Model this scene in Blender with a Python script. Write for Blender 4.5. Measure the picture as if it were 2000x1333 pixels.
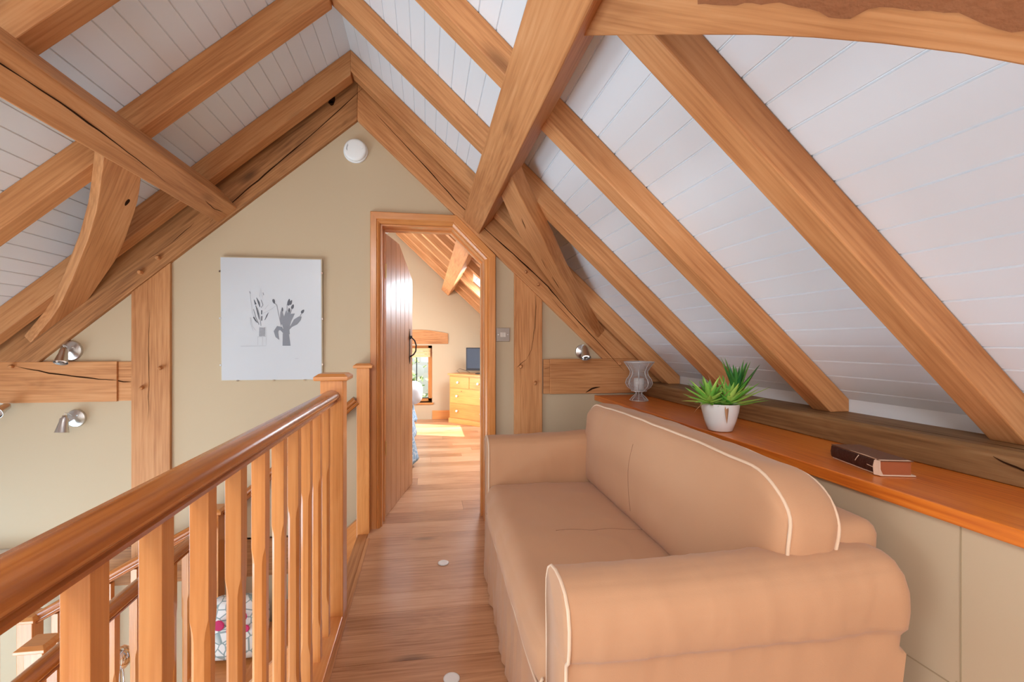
import bpy, bmesh, math, random
from mathutils import Vector, Matrix, noise
random.seed(7)
S = bpy.context.scene
for o in list(bpy.data.objects): bpy.data.objects.remove(o)
COL = S.collection
PI = math.pi
V = Vector

# ---------------------------------------------------------------- camera, world, light
cam_d = bpy.data.cameras.new('camera'); cam = bpy.data.objects.new('camera', cam_d); COL.objects.link(cam)
cam_d.sensor_width = 36; cam_d.lens = 870 / 2000 * 36
cam_d.shift_x = 0.0225; cam_d.shift_y = 0.00075
cam_d.clip_start = 0.02; cam_d.clip_end = 200
cam.location = (0, 0, 1.25); cam.rotation_euler = (PI / 2, 0, -math.atan(123 / 870))
S.camera = cam
S.view_settings.view_transform = 'Standard'; S.view_settings.look = 'None'
S.view_settings.gamma = 1; S.view_settings.use_curve_mapping = False
S.view_settings.exposure = 0.02

w = bpy.data.worlds.new('sky'); S.world = w; w.use_nodes = True
nt = w.node_tree; nt.nodes.clear()
wo = nt.nodes.new('ShaderNodeOutputWorld'); bg = nt.nodes.new('ShaderNodeBackground')
tc = nt.nodes.new('ShaderNodeTexCoord'); sx = nt.nodes.new('ShaderNodeSeparateXYZ'); rp = nt.nodes.new('ShaderNodeValToRGB')
rp.color_ramp.elements[0].position = 0.45; rp.color_ramp.elements[0].color = (0.42, 0.45, 0.36, 1)
rp.color_ramp.elements[1].position = 0.55; rp.color_ramp.elements[1].color = (0.80, 0.90, 1.0, 1)
mr = nt.nodes.new('ShaderNodeMapRange'); mr.inputs[1].default_value = -1; mr.inputs[2].default_value = 1
nt.links.new(tc.outputs['Generated'], sx.inputs[0]); nt.links.new(sx.outputs[2], mr.inputs[0])
nt.links.new(mr.outputs[0], rp.inputs[0]); nt.links.new(rp.outputs[0], bg.inputs[0]); nt.links.new(bg.outputs[0], wo.inputs[0])
bg.inputs[1].default_value = 1.6

def area(name, loc, target, sx_, sy_, power, color=(1, 1, 1)):
    d = bpy.data.lights.new(name, 'AREA'); d.shape = 'RECTANGLE'; d.size = sx_; d.size_y = sy_; d.energy = power; d.color = color
    o = bpy.data.objects.new(name, d); COL.objects.link(o); o.location = loc
    o.rotation_euler = (V(target) - V(loc)).to_track_quat('-Z', 'Y').to_euler()
    return o
# daylight from stair and bedroom roof windows, plus added fills that brighten the rooms
COOL = (0.78, 0.89, 1.0)
area('added_fill_behind', (-0.5, -2.93, 1.35), (-0.5, 0, 1.35), 2.9, 1.8, 36, (0.98, 0.95, 0.95))  # added fill from behind the camera, at an invented gable window
area('daylight_stair_window', (-3.62, 0.2, 0.05), (0, 0.2, 0.10), 2.9, 1.3, 102, COOL)
area('daylight_low_window', (-3.62, 0.2, -1.5), (0, 0.8, -1.3), 2.9, 1.1, 190, (0.62, 0.83, 1.0))
area('added_blue_fill', (-3.62, 2.45, -0.35), (-2.0, 2.75, -0.2), 0.8, 1.0, 24, (0.32, 0.66, 1.0))  # added blue fill grazing the lower left of the gable wall
area('added_fill_above', (-1.12, -1.55, 2.45), (-0.2, -1.0, 1.5), 1.0, 0.9, 80, (0.94, 0.96, 1.0))  # added fill from above for seat and floor, at an invented roof window
area('daylight_bedroom_roof_window', (1.02, 5.45, 1.80), (0.2, 5.5, 0.6), 0.7, 0.7, 70, COOL)
area('added_fill_bedroom', (-2.6, 5.4, 1.2), (0, 5.2, 1.0), 1.6, 1.3, 270, (0.97, 0.97, 1.0))  # added fill that brightens the bedroom; there is no window here
sd = bpy.data.lights.new('sun', 'SUN'); sd.energy = 18; sd.angle = math.radians(0.6); sd.color = (1, .95, .86)
so = bpy.data.objects.new('sun', sd); COL.objects.link(so); so.location = (5, -3, 9)
so.rotation_euler = V((-0.72, 0.86, -1.8)).to_track_quat('-Z', 'Y').to_euler()

# ---------------------------------------------------------------- materials
def newmat(name):
    m = bpy.data.materials.new(name); m.use_nodes = True
    b = m.node_tree.nodes['Principled BSDF']; return m, m.node_tree, b
def simple(name, col, rough=0.5, metal=0.0, bump=0, bscale=60, spec=None, coat=0):
    m, t, b = newmat(name); b.inputs['Base Color'].default_value = (*col, 1); b.inputs['Roughness'].default_value = rough
    b.inputs['Metallic'].default_value = metal
    if spec is not None: b.inputs['Specular IOR Level'].default_value = spec
    if coat: b.inputs['Coat Weight'].default_value = coat; b.inputs['Coat Roughness'].default_value = 0.1
    if bump:
        n = t.nodes.new('ShaderNodeTexNoise'); n.inputs['Scale'].default_value = bscale; n.inputs['Detail'].default_value = 4
        c = t.nodes.new('ShaderNodeTexCoord'); bp = t.nodes.new('ShaderNodeBump'); bp.inputs['Strength'].default_value = bump; bp.inputs['Distance'].default_value = 0.01
        t.links.new(c.outputs['Object'], n.inputs['Vector']); t.links.new(n.outputs[0], bp.inputs['Height']); t.links.new(bp.outputs[0], b.inputs['Normal'])
    return m
def mixc(t, fac, a, b_, mode='MIX'):
    n = t.nodes.new('ShaderNodeMix'); n.data_type = 'RGBA'; n.blend_type = mode
    for k, v in ((0, fac), (6, a), (7, b_)):
        if hasattr(v, 'is_linked') or hasattr(v, 'links'): t.links.new(v, n.inputs[k])
        elif k == 0: n.inputs[0].default_value = v
        else: n.inputs[k].default_value = (*v, 1)
    return n.outputs[2]
def wood(name, light, mid, dark, rough=0.55, grain=1.0, stretch=0.9, knots=0.5, coat=0.0, attr=None, contrast=1.0, spec=0.4):
    """grain runs along the object's own X axis"""
    m, t, b = newmat(name); N = t.nodes; L = t.links
    c = N.new('ShaderNodeTexCoord'); oi = N.new('ShaderNodeObjectInfo')
    off = N.new('ShaderNodeVectorMath'); off.operation = 'SCALE'; off.inputs[0].default_value = (7.3, 3.1, 5.7)
    L.new(oi.outputs['Random'], off.inputs['Scale'])
    add = N.new('ShaderNodeVectorMath'); add.operation = 'ADD'; L.new(c.outputs['Object'], add.inputs[0]); L.new(off.outputs[0], add.inputs[1])
    src = add.outputs[0]
    if attr:
        a = N.new('ShaderNodeAttribute'); a.attribute_name = attr
        off2 = N.new('ShaderNodeVectorMath'); off2.operation = 'SCALE'; off2.inputs[0].default_value = (37., 23., 11.)
        L.new(a.outputs['Fac'], off2.inputs['Scale'])
        add2 = N.new('ShaderNodeVectorMath'); add2.operation = 'ADD'; L.new(src, add2.inputs[0]); L.new(off2.outputs[0], add2.inputs[1]); src = add2.outputs[0]
    def mapped(s, srcv=None):
        mp = N.new('ShaderNodeMapping'); mp.inputs['Scale'].default_value = s; L.new(srcv or src, mp.inputs[0]); return mp.outputs[0]
    # cathedral figure
    n1 = N.new('ShaderNodeTexNoise'); n1.inputs['Scale'].default_value = 1; n1.inputs['Detail'].default_value = 2; n1.inputs['Distortion'].default_value = 0.3
    L.new(mapped((stretch, 7, 7)), n1.inputs['Vector'])
    ring = N.new('ShaderNodeMath'); ring.operation = 'MULTIPLY'; ring.inputs[1].default_value = 16 * grain; L.new(n1.outputs[0], ring.inputs[0])
    fr = N.new('ShaderNodeMath'); fr.operation = 'PINGPONG'; fr.inputs[1].default_value = 0.5; L.new(ring.outputs[0], fr.inputs[0])
    # fibres
    n2 = N.new('ShaderNodeTexNoise'); n2.inputs['Scale'].default_value = 1; n2.inputs['Detail'].default_value = 4
    L.new(mapped((3.5, 95 * grain, 95 * grain)), n2.inputs['Vector'])
    n3 = N.new('ShaderNodeTexNoise'); n3.inputs['Scale'].default_value = 1; n3.inputs['Detail'].default_value = 2
    L.new(mapped((1.6, 5, 5)), n3.inputs['Vector'])
    r = N.new('ShaderNodeValToRGB'); r.color_ramp.elements[0].color = (*dark, 1); r.color_ramp.elements[0].position = 0.0
    r.color_ramp.elements[1].color = (*light, 1); r.color_ramp.elements[1].position = 1.0
    e = r.color_ramp.elements.new(0.5); e.color = (*mid, 1)
    s1 = N.new('ShaderNodeMath'); s1.operation = 'MULTIPLY_ADD'; s1.inputs[1].default_value = 0.22 * contrast; s1.inputs[2].default_value = 0.42 - 0.055 * contrast; L.new(fr.outputs[0], s1.inputs[0])
    s2 = N.new('ShaderNodeMath'); s2.operation = 'MULTIPLY_ADD'; s2.inputs[1].default_value = 1.15 * contrast; L.new(n2.outputs[0], s2.inputs[0]); L.new(s1.outputs[0], s2.inputs[2])
    s2b = N.new('ShaderNodeMath'); s2b.operation = 'MULTIPLY_ADD'; s2b.inputs[1].default_value = 0.9; L.new(n3.outputs[0], s2b.inputs[0]); L.new(s2.outputs[0], s2b.inputs[2])
    s3 = N.new('ShaderNodeMath'); s3.operation = 'SUBTRACT'; s3.inputs[1].default_value = 0.575 * contrast + 0.45; L.new(s2b.outputs[0], s3.inputs[0])
    fac = s3.outputs[0]
    if attr:
        s4 = N.new('ShaderNodeMath'); s4.operation = 'MULTIPLY_ADD'; s4.inputs[1].default_value = 0.55; L.new(a.outputs['Fac'], s4.inputs[0])
        s5 = N.new('ShaderNodeMath'); s5.operation = 'SUBTRACT'; s5.inputs[1].default_value = 0.27; L.new(s4.outputs[0], s5.inputs[0]); L.new(fac, s4.inputs[2]); fac = s5.outputs[0]
    L.new(fac, r.inputs[0])
    col = r.outputs[0]
    if knots > 0:
        vo = N.new('ShaderNodeTexVoronoi'); vo.inputs['Scale'].default_value = 1; vo.inputs['Randomness'].default_value = 1
        L.new(mapped((1.1, 3.1, 3.1)), vo.inputs['Vector'])
        kr = N.new('ShaderNodeValToRGB'); kr.color_ramp.elements[0].position = 0.03; kr.color_ramp.elements[0].color = (1, 1, 1, 1)
        kr.color_ramp.elements[1].position = 0.11; kr.color_ramp.elements[1].color = (0, 0, 0, 1)
        L.new(vo.outputs['Distance'], kr.inputs[0])
        km = N.new('ShaderNodeMath'); km.operation = 'MULTIPLY'; km.inputs[1].default_value = knots; L.new(kr.outputs[0], km.inputs[0])
        col = mixc(t, km.outputs[0], col, tuple(x * 0.35 for x in dark))
    hs = N.new('ShaderNodeHueSaturation'); L.new(col, hs.inputs['Color'])
    vv = N.new('ShaderNodeMapRange'); vv.inputs[3].default_value = 0.90; vv.inputs[4].default_value = 1.10; L.new(oi.outputs['Random'], vv.inputs[0]); L.new(vv.outputs[0], hs.inputs['Value'])
    L.new(hs.outputs[0], b.inputs['Base Color'])
    b.inputs['Roughness'].default_value = rough; b.inputs['Specular IOR Level'].default_value = spec
    if coat: b.inputs['Coat Weight'].default_value = coat; b.inputs['Coat Roughness'].default_value = 0.18
    bp = N.new('ShaderNodeBump'); bp.inputs['Strength'].default_value = 0.25; bp.inputs['Distance'].default_value = 0.002
    L.new(n2.outputs[0], bp.inputs['Height']); L.new(bp.outputs[0], b.inputs['Normal'])
    return m
M = {}
M['oak'] = wood('oak_beam', (0.67, 0.345, 0.155), (0.56, 0.25, 0.092), (0.36, 0.13, 0.038), rough=0.6, knots=0.55)
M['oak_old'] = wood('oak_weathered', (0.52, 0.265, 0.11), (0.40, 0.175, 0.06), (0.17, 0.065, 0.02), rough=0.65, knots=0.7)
M['joinery'] = wood('joinery_oak', (0.74, 0.345, 0.115), (0.66, 0.265, 0.075), (0.50, 0.165, 0.035), rough=0.34, knots=0, coat=0.3, contrast=0.75, grain=1.2)
M['rail'] = wood('handrail_oak', (0.55, 0.20, 0.05), (0.44, 0.135, 0.026), (0.25, 0.06, 0.009), rough=0.27, knots=0, coat=0.4, contrast=1.0, grain=1.2)
M['shelf'] = wood('shelf_hardwood', (0.85, 0.30, 0.045), (0.74, 0.20, 0.022), (0.50, 0.09, 0.010), rough=0.35, knots=0.1, coat=0.25, contrast=1.1, stretch=0.7)
M['plate'] = wood('wall_plate_oak', (0.40, 0.235, 0.105), (0.28, 0.145, 0.055), (0.13, 0.055, 0.018), rough=0.6, knots=0.6)
M['floor'] = wood('floor_oak', (0.66, 0.385, 0.225), (0.52, 0.265, 0.135), (0.30, 0.12, 0.045), rough=0.36, knots=0.7, attr='plank', coat=0.2, contrast=0.85)
M['pine'] = wood('pine', (0.88, 0.44, 0.14), (0.82, 0.36, 0.095), (0.62, 0.22, 0.05), rough=0.35, knots=0.4, coat=0.3, contrast=0.7)
M['door'] = wood('door_oak', (0.66, 0.36, 0.18), (0.58, 0.29, 0.13), (0.38, 0.16, 0.06), rough=0.42, knots=0.2, coat=0.1, contrast=0.8)
M['crack'] = simple('dark_crack', (0.035, 0.014, 0.006), 0.95, spec=0.05)
M['stain'] = simple('dark_bark_edge', (0.27, 0.095, 0.032), 0.8, bump=0.3)
M['boards'] = simple('white_painted_boards', (0.78, 0.81, 0.84), 0.42, bump=0.03, bscale=25)
M['plaster'] = simple('cream_plaster', (0.52, 0.40, 0.26), 0.75, bump=0.06, bscale=18)
M['white_wall'] = simple('white_wall', (0.75, 0.72, 0.66), 0.8)
M['groove'] = simple('panel_joint', (0.36, 0.27, 0.16), 0.9)
M['chrome'] = simple('brushed_steel', (0.62, 0.60, 0.58), 0.28, 1.0, bump=0.05, bscale=140)
M['polished'] = simple('polished_chrome', (0.8, 0.8, 0.82), 0.06, 1.0)
M['wire'] = simple('grey_wire', (0.60, 0.57, 0.55), 0.4, 0.4)
M['white_plastic'] = simple('white_plastic', (0.82, 0.82, 0.80), 0.35)
M['grey_mark'] = simple('grey_print', (0.12, 0.12, 0.13), 0.6)
M['black'] = simple('black_iron', (0.02, 0.02, 0.022), 0.4, 0.5)
M['ceramic'] = simple('white_ceramic', (0.84, 0.82, 0.80), 0.12, coat=0.5)
M['soil'] = simple('soil', (0.05, 0.03, 0.02), 0.95, bump=0.8, bscale=200)
M['wax'] = simple('candle_wax', (0.88, 0.87, 0.84), 0.45)
M['paper'] = simple('paper', (0.56, 0.575, 0.60), 0.25, coat=0.5)
M['ink'] = simple('dark_ink', (0.07, 0.075, 0.095), 0.3, coat=0.4)
M['ink_mid'] = simple('grey_ink', (0.20, 0.21, 0.24), 0.3, coat=0.4)
M['ink_light'] = simple('pale_grey_ink', (0.42, 0.43, 0.46), 0.3, coat=0.4)
M['backing'] = simple('frame_backing', (0.55, 0.45, 0.30), 0.6)
M['page'] = simple('book_page_edge', (0.34, 0.085, 0.025), 0.7)
M['leather'] = simple('worn_brown_leather', (0.15, 0.055, 0.02), 0.55, bump=0.3, bscale=150)
M['spine'] = simple('dark_book_spine', (0.045, 0.010, 0.006), 0.5, bump=0.3, bscale=120)
M['torn'] = simple('torn_board_edge', (0.72, 0.50, 0.36), 0.8)
M['switch'] = simple('satin_switch_plate', (0.34, 0.29, 0.25), 0.35, 0.6)
M['rocker'] = simple('light_rocker', (0.62, 0.54, 0.46), 0.4)
M['tv'] = simple('tv_casing', (0.02, 0.02, 0.024), 0.25)
M['screen'] = simple('tv_screen', (0.05, 0.065, 0.09), 0.08)
M['blind'] = simple('roller_blind_cloth', (0.72, 0.50, 0.25), 0.8)
M['carpet'] = simple('lower_floor', (0.62, 0.62, 0.62), 0.9)
M['brass'] = simple('brass_catch', (0.75, 0.55, 0.25), 0.3, 1)
M['glassknob'] = simple('crystal_knob', (0.85, 0.82, 0.78), 0.08, 0.2)
# window glass
m, t, b = newmat('window_glass'); t.nodes.remove(b)
g = t.nodes.new('ShaderNodeBsdfGlossy'); g.inputs['Roughness'].default_value = 0.02; tr = t.nodes.new('ShaderNodeBsdfTransparent'); mx = t.nodes.new('ShaderNodeMixShader')
mx.inputs[0].default_value = 0.06; t.links.new(tr.outputs[0], mx.inputs[1]); t.links.new(g.outputs[0], mx.inputs[2]); t.links.new(mx.outputs[0], t.nodes['Material Output'].inputs[0]); M['glass'] = m
# glass bulb
m, t, b = newmat('clear_bulb'); b.inputs['Transmission Weight'].default_value = 1; b.inputs['Roughness'].default_value = 0.05; b.inputs['Base Color'].default_value = (1, 1, 1, 1); M['bulb'] = m
# sofa cloth
def cloth(name, col, scale=420):
    m, t, b = newmat(name); c = t.nodes.new('ShaderNodeTexCoord')
    n = t.nodes.new('ShaderNodeTexNoise'); n.inputs['Scale'].default_value = 3.5; n.inputs['Detail'].default_value = 3; t.links.new(c.outputs['Object'], n.inputs['Vector'])
    out = mixc(t, n.outputs[0], tuple(x * 0.93 for x in col), tuple(min(1, x * 1.07) for x in col))
    t.links.new(out, b.inputs['Base Color']); b.inputs['Roughness'].default_value = 0.85; b.inputs['Sheen Weight'].default_value = 0.15; b.inputs['Specular IOR Level'].default_value = 0.2
    n2 = t.nodes.new('ShaderNodeTexNoise'); n2.inputs['Scale'].default_value = scale; t.links.new(c.outputs['Object'], n2.inputs['Vector'])
    bp = t.nodes.new('ShaderNodeBump'); bp.inputs['Strength'].default_value = 0.12; bp.inputs['Distance'].default_value = 0.002
    t.links.new(n2.outputs[0], bp.inputs['Height']); t.links.new(bp.outputs[0], b.inputs['Normal']); return m
M['sofa'] = cloth('sofa_cotton', (0.56, 0.305, 0.165))
M['piping'] = cloth('piping_cotton', (0.76, 0.55, 0.38))
M['seam'] = cloth('seam_thread', (0.30, 0.14, 0.07))
M['sheet'] = cloth('white_linen', (0.78, 0.78, 0.80))
def patterned(name, base, c1, sc):
    m, t, b = newmat(name); c = t.nodes.new('ShaderNodeTexCoord')
    v = t.nodes.new('ShaderNodeTexVoronoi'); v.feature = 'DISTANCE_TO_EDGE'; v.inputs['Scale'].default_value = sc; t.links.new(c.outputs['Object'], v.inputs['Vector'])
    r = t.nodes.new('ShaderNodeValToRGB'); r.color_ramp.elements[0].color = (*c1, 1); r.color_ramp.elements[0].position = 0.03; r.color_ramp.elements[1].color = (*base, 1); r.color_ramp.elements[1].position = 0.09
    t.links.new(v.outputs[0], r.inputs[0]); t.links.new(r.outputs[0], b.inputs['Base Color']); b.inputs['Roughness'].default_value = 0.85; return m
M['quilt'] = patterned('blue_quilt', (0.25, 0.40, 0.56), (0.58, 0.66, 0.72), 16)
M['floral'] = patterned('floral_cloth', (0.78, 0.78, 0.76), (0.25, 0.33, 0.33), 22)
M['magenta'] = simple('magenta_flower', (0.55, 0.03, 0.14), 0.8)
# leaves
m, t, b = newmat('succulent_leaf'); at = t.nodes.new('ShaderNodeAttribute'); at.attribute_name = 'tint'
r = t.nodes.new('ShaderNodeValToRGB'); r.color_ramp.elements[0].color = (0.02, 0.13, 0.03, 1); r.color_ramp.elements[1].color = (0.62, 0.72, 0.16, 1)
e = r.color_ramp.elements.new(0.55); e.color = (0.16, 0.46, 0.06, 1)
t.links.new(at.outputs['Fac'], r.inputs[0]); t.links.new(r.outputs[0], b.inputs['Base Color']); b.inputs['Roughness'].default_value = 0.32; M['leaf'] = m
M['dry'] = simple('withered_leaf', (0.50, 0.26, 0.13), 0.8)
m, t, b = newmat('garden_leaves'); c = t.nodes.new('ShaderNodeTexCoord'); n = t.nodes.new('ShaderNodeTexNoise'); n.inputs['Scale'].default_value = 9; n.inputs['Detail'].default_value = 4
r = t.nodes.new('ShaderNodeValToRGB'); r.color_ramp.elements[0].position = .35; r.color_ramp.elements[0].color = (0.05, 0.12, 0.03, 1); r.color_ramp.elements[1].position = .62; r.color_ramp.elements[1].color = (0.42, 0.55, 0.22, 1)
t.links.new(c.outputs['Object'], n.inputs['Vector']); t.links.new(n.outputs[0], r.inputs[0]); t.links.new(r.outputs[0], b.inputs['Base Color']); b.inputs['Roughness'].default_value = .6; M['garden'] = m

# ---------------------------------------------------------------- object helpers
def world_of(o):
    mtx = o.matrix_basis.copy(); p = o.parent
    while p: mtx = p.matrix_basis @ mtx; p = p.parent
    return mtx
def tag(o, label=None, cat=None, group=None, kind=None):
    if label: o['label'] = label
    if cat: o['category'] = cat
    if group: o['group'] = group
    if kind: o['kind'] = kind
    return o
def struct(o): o['kind'] = 'structure'; return o
def empty(name, loc=(0, 0, 0), rz=0):
    o = bpy.data.objects.new(name, None); COL.objects.link(o); o.empty_display_size = 0.1
    o.matrix_basis = Matrix.Translation(V(loc)) @ Matrix.Rotation(rz, 4, 'Z'); return o
def frame(origin, xax=(1, 0, 0), zax=(0, 0, 1)):
    x = V(xax).normalized(); z = V(zax); z = (z - x * z.dot(x)).normalized(); y = z.cross(x)
    m = Matrix.Identity(4)
    for i in range(3): m[i][0], m[i][1], m[i][2], m[i][3] = x[i], y[i], z[i], origin[i]
    return m
class MB:
    """collects world-space geometry; build() turns it into ONE mesh object"""
    def __init__(s): s.v = []; s.f = []; s.mi = []; s.att = []
    def add(s, vs, fs, mi=0, att=0.0):
        n = len(s.v); s.v += [V(p) for p in vs]; s.f += [tuple(i + n for i in f) for f in fs]; s.mi += [mi] * len(fs); s.att += [att] * len(vs); return s
    def box(s, a, b, mi=0, att=0.0, mtx=None):
        x0, y0, z0 = a; x1, y1, z1 = b
        vs = [V(p) for p in ((x0, y0, z0), (x1, y0, z0), (x1, y1, z0), (x0, y1, z0), (x0, y0, z1), (x1, y0, z1), (x1, y1, z1), (x0, y1, z1))]
        if mtx: vs = [mtx @ p for p in vs]
        return s.add(vs, [(0, 3, 2, 1), (4, 5, 6, 7), (0, 1, 5, 4), (1, 2, 6, 5), (2, 3, 7, 6), (3, 0, 4, 7)], mi, att)
    def prism(s, poly, ext, mi=0):
        n = len(poly); a = [V(p) for p in poly]; e = V(ext); b = [p + e for p in a]
        nrm = V((0, 0, 0))
        for i in range(n): nrm += a[i].cross(a[(i + 1) % n])
        flip = nrm.dot(e) > 0
        fs = [tuple(range(n))[::-1] if flip else tuple(range(n)), tuple(range(n, 2 * n)) if flip else tuple(range(n, 2 * n))[::-1]]
        for i in range(n):
            j = (i + 1) % n
            fs.append((i, j, n + j, n + i) if flip else (j, i, n + i, n + j))
        return s.add(a + b, fs, mi)
    def loft(s, rings, closed=True, caps=True, mi=0, att=None):
        n = len(rings[0]); vs = [p for r_ in rings for p in r_]; fs = []
        for k in range(len(rings) - 1):
            for i in range(n if closed else n - 1):
                j = (i + 1) % n; fs.append((k * n + i, k * n + j, (k + 1) * n + j, (k + 1) * n + i))
        if caps and closed: fs.append(tuple(range(n))[::-1]); fs.append(tuple((len(rings) - 1) * n + i for i in range(n)))
        n0 = len(s.v); s.add(vs, fs, mi)
        if att is not None: s.att[n0:] = att
        return s
    def tube(s, pts, r, n=8, closed=False, mi=0, taper=None):
        pts = [V(p) for p in pts]; rings = []; up = None; N_ = len(pts)
        for k, p in enumerate(pts):
            if closed: d = pts[(k + 1) % N_] - pts[k - 1]
            else: d = pts[min(k + 1, N_ - 1)] - pts[max(k - 1, 0)]
            d.normalize()
            if up is None: up = V((0, 0, 1)) if abs(d.z) < 0.9 else V((1, 0, 0))
            a = d.cross(up); a.normalize(); b_ = a.cross(d); up = b_
            rr = r if taper is None else r * taper[k]
            rings.append([p + a * (rr * math.cos(2 * PI * i / n)) + b_ * (rr * math.sin(2 * PI * i / n)) for i in range(n)])
        if closed: rings.append(rings[0]); return s.loft(rings, caps=False, mi=mi)
        return s.loft(rings, mi=mi)
    def lathe(s, prof, c=(0, 0, 0), n=32, mtx=None, mi=0):
        rings = []
        for r_, z in prof:
            rings.append([V((c[0] + r_ * math.cos(2 * PI * i / n), c[1] + r_ * math.sin(2 * PI * i / n), c[2] + z)) for i in range(n)])
        if mtx: rings = [[mtx @ p for p in r_] for r_ in rings]
        return s.loft(rings, mi=mi)
    def build(s, name, mats, parent=None, fr=None, smooth=False, attname=None, bevel=0, angle=None, fixn=True):
        if not isinstance(mats, (list, tuple)): mats = [mats]
        if fr is None:
            if parent is not None: fr = world_of(parent)
            else:
                lo = [min(p[i] for p in s.v) for i in range(3)]; hi = [max(p[i] for p in s.v) for i in range(3)]
                fr = Matrix.Translation(V(((lo[0] + hi[0]) / 2, (lo[1] + hi[1]) / 2, lo[2])))
        inv = fr.inverted()
        me = bpy.data.meshes.new(name); me.from_pydata([inv @ p for p in s.v], [], s.f)
        for mm in mats: me.materials.append(mm)
        me.polygons.foreach_set('material_index', s.mi)
        if attname:
            a = me.attributes.new(attname, 'FLOAT', 'POINT'); a.data.foreach_set('value', s.att)
        if fixn:
            bm = bmesh.new(); bm.from_mesh(me); bmesh.ops.recalc_face_normals(bm, faces=bm.faces); bm.to_mesh(me); bm.free()
        if smooth: me.polygons.foreach_set('use_smooth', [True] * len(me.polygons))
        me.update()
        o = bpy.data.objects.new(name, me); COL.objects.link(o)
        if parent is not None: o.parent = parent; o.matrix_basis = world_of(parent).inverted() @ fr
        else: o.matrix_basis = fr
        if bevel:
            b_ = o.modifiers.new('bevel', 'BEVEL'); b_.width = bevel; b_.segments = 2; b_.limit_method = 'ANGLE'; b_.angle_limit = math.radians(40)
        if smooth and angle:
            es = o.modifiers.new('split', 'EDGE_SPLIT'); es.split_angle = math.radians(angle)
        return o
def lbox(name, a, b, mat, parent=None, along='x', bevel=0.003, **k):
    """axis aligned box whose grain runs along the given axis"""
    c = ((a[0] + b[0]) / 2, (a[1] + b[1]) / 2, min(a[2], b[2]))
    fr = frame(c, {'x': (1, 0, 0), 'y': (0, 1, 0), 'z': (0, 0, 1)}[along], (0, 0, 1) if along != 'z' else (0, -1, 0))
    return MB().box(a, b).build(name, mat, parent, fr=fr, bevel=bevel, **k)
def crack(mb, pts, nrm, width, mi=1, lift=0.0012):
    """thin dark split in a timber face"""
    pts = [V(p) for p in pts]; nrm = V(nrm).normalized(); L_ = []; R_ = []
    fine = []
    for i in range(len(pts) - 1):
        for k in range(5):
            t_ = k / 5; q = pts[i].lerp(pts[i + 1], t_); fine.append(q)
    fine.append(pts[-1]); n = len(fine)
    for i, p in enumerate(fine):
        d = (fine[min(i + 1, n - 1)] - fine[max(i - 1, 0)]).normalized(); sd_ = nrm.cross(d)
        wv = width * (0.15 + 0.85 * math.sin(PI * i / (n - 1)) ** 0.6) * (0.7 + 0.6 * noise.noise(p * 9)) * 0.5
        j = sd_ * (noise.noise(p * 23) * 0.004)
        L_.append(p + sd_ * wv + j + nrm * lift); R_.append(p - sd_ * wv + j + nrm * lift)
    mb.add(L_ + R_, [(i, i + 1, n + i + 1, n + i) for i in range(n - 1)], mi)

# ---------------------------------------------------------------- roof geometry
RX = -0.469; RZ = 3.088
KR, KL = 0.934, 0.85
aR = math.atan(KR); aL = math.atan(KL)
dR = V((math.cos(aR), 0, -math.sin(aR))); nR = V((math.sin(aR), 0, math.cos(aR)))       # down the slope, outward
dL = V((-math.cos(aL), 0, -math.sin(aL))); nL = V((-math.sin(aL), 0, math.cos(aL)))
RID = V((RX, 0, RZ))
def zR(x, d=0): return RZ - d - (x - RX) * KR
def zL(x, d=0): return RZ - d - (RX - x) * KL
YB, YW, YF = -3.0, 3.08, 7.25       # room back, gable wall, bedroom far wall
XR_END, XL_END = 1.757, -3.45
SRL = (XR_END - RX) / math.cos(aR); SLL = (RX - XL_END) / math.cos(aL)

def board_sheet(mb, d, n, s0, s1, y0, y1, pitch=0.0905, start=0.0):
    """tongue and groove boards running along Y: a strip with V grooves"""
    s = s0; first = True
    prof = []
    k = math.ceil((s0 - start) / pitch - 1e-6); edges = [s0]
    while start + k * pitch < s1 - 1e-6:
        if start + k * pitch > s0 + 0.004: edges.append(start + k * pitch)
        k += 1
    edges.append(s1)
    for i, e_ in enumerate(edges):
        if i == 0 or i == len(edges) - 1: prof.append((e_, 0))
        else: prof += [(e_ - 0.0035, 0), (e_ - 0.0008, 0.005), (e_ + 0.0008, 0.005), (e_ + 0.0035, 0)]
    a = [RID + d * s_ + n * h for s_, h in prof]
    vs = [p + V((0, y0, 0)) for p in a] + [p + V((0, y1, 0)) for p in a]; m_ = len(a)
    mb.add(vs, [(i, i + 1, m_ + i + 1, m_ + i) for i in range(m_ - 1)])
ceil = MB()
SK0, SK1, SKY0, SKY1 = 1.46, 2.25, 5.00, 5.94       # bedroom roof window in the right slope
board_sheet(ceil, dR, nR, 0, SRL, YB, SKY0)
board_sheet(ceil, dR, nR, 0, SRL, SKY1, YF)
board_sheet(ceil, dR, nR, 0, SK0, SKY0, SKY1); board_sheet(ceil, dR, nR, SK1, SRL, SKY0, SKY1)
LK0, LK1, LKY0, LKY1 = 0.55, 1.5, -2.1, -1.0         # unseen roof window added in the left slope for the fill above
board_sheet(ceil, dL, nL, 0, SLL, YB, LKY0); board_sheet(ceil, dL, nL, 0, SLL, LKY1, YF)
board_sheet(ceil, dL, nL, 0, LK0, LKY0, LKY1); board_sheet(ceil, dL, nL, LK1, SLL, LKY0, LKY1)
# white panel closing the eaves behind the rafter feet
ceil.box((XR_END, YB, 0.90), (XR_END + 0.02, YF, zR(XR_END)))
struct(ceil.build('ceiling', M['boards'], fixn=False))
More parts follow.
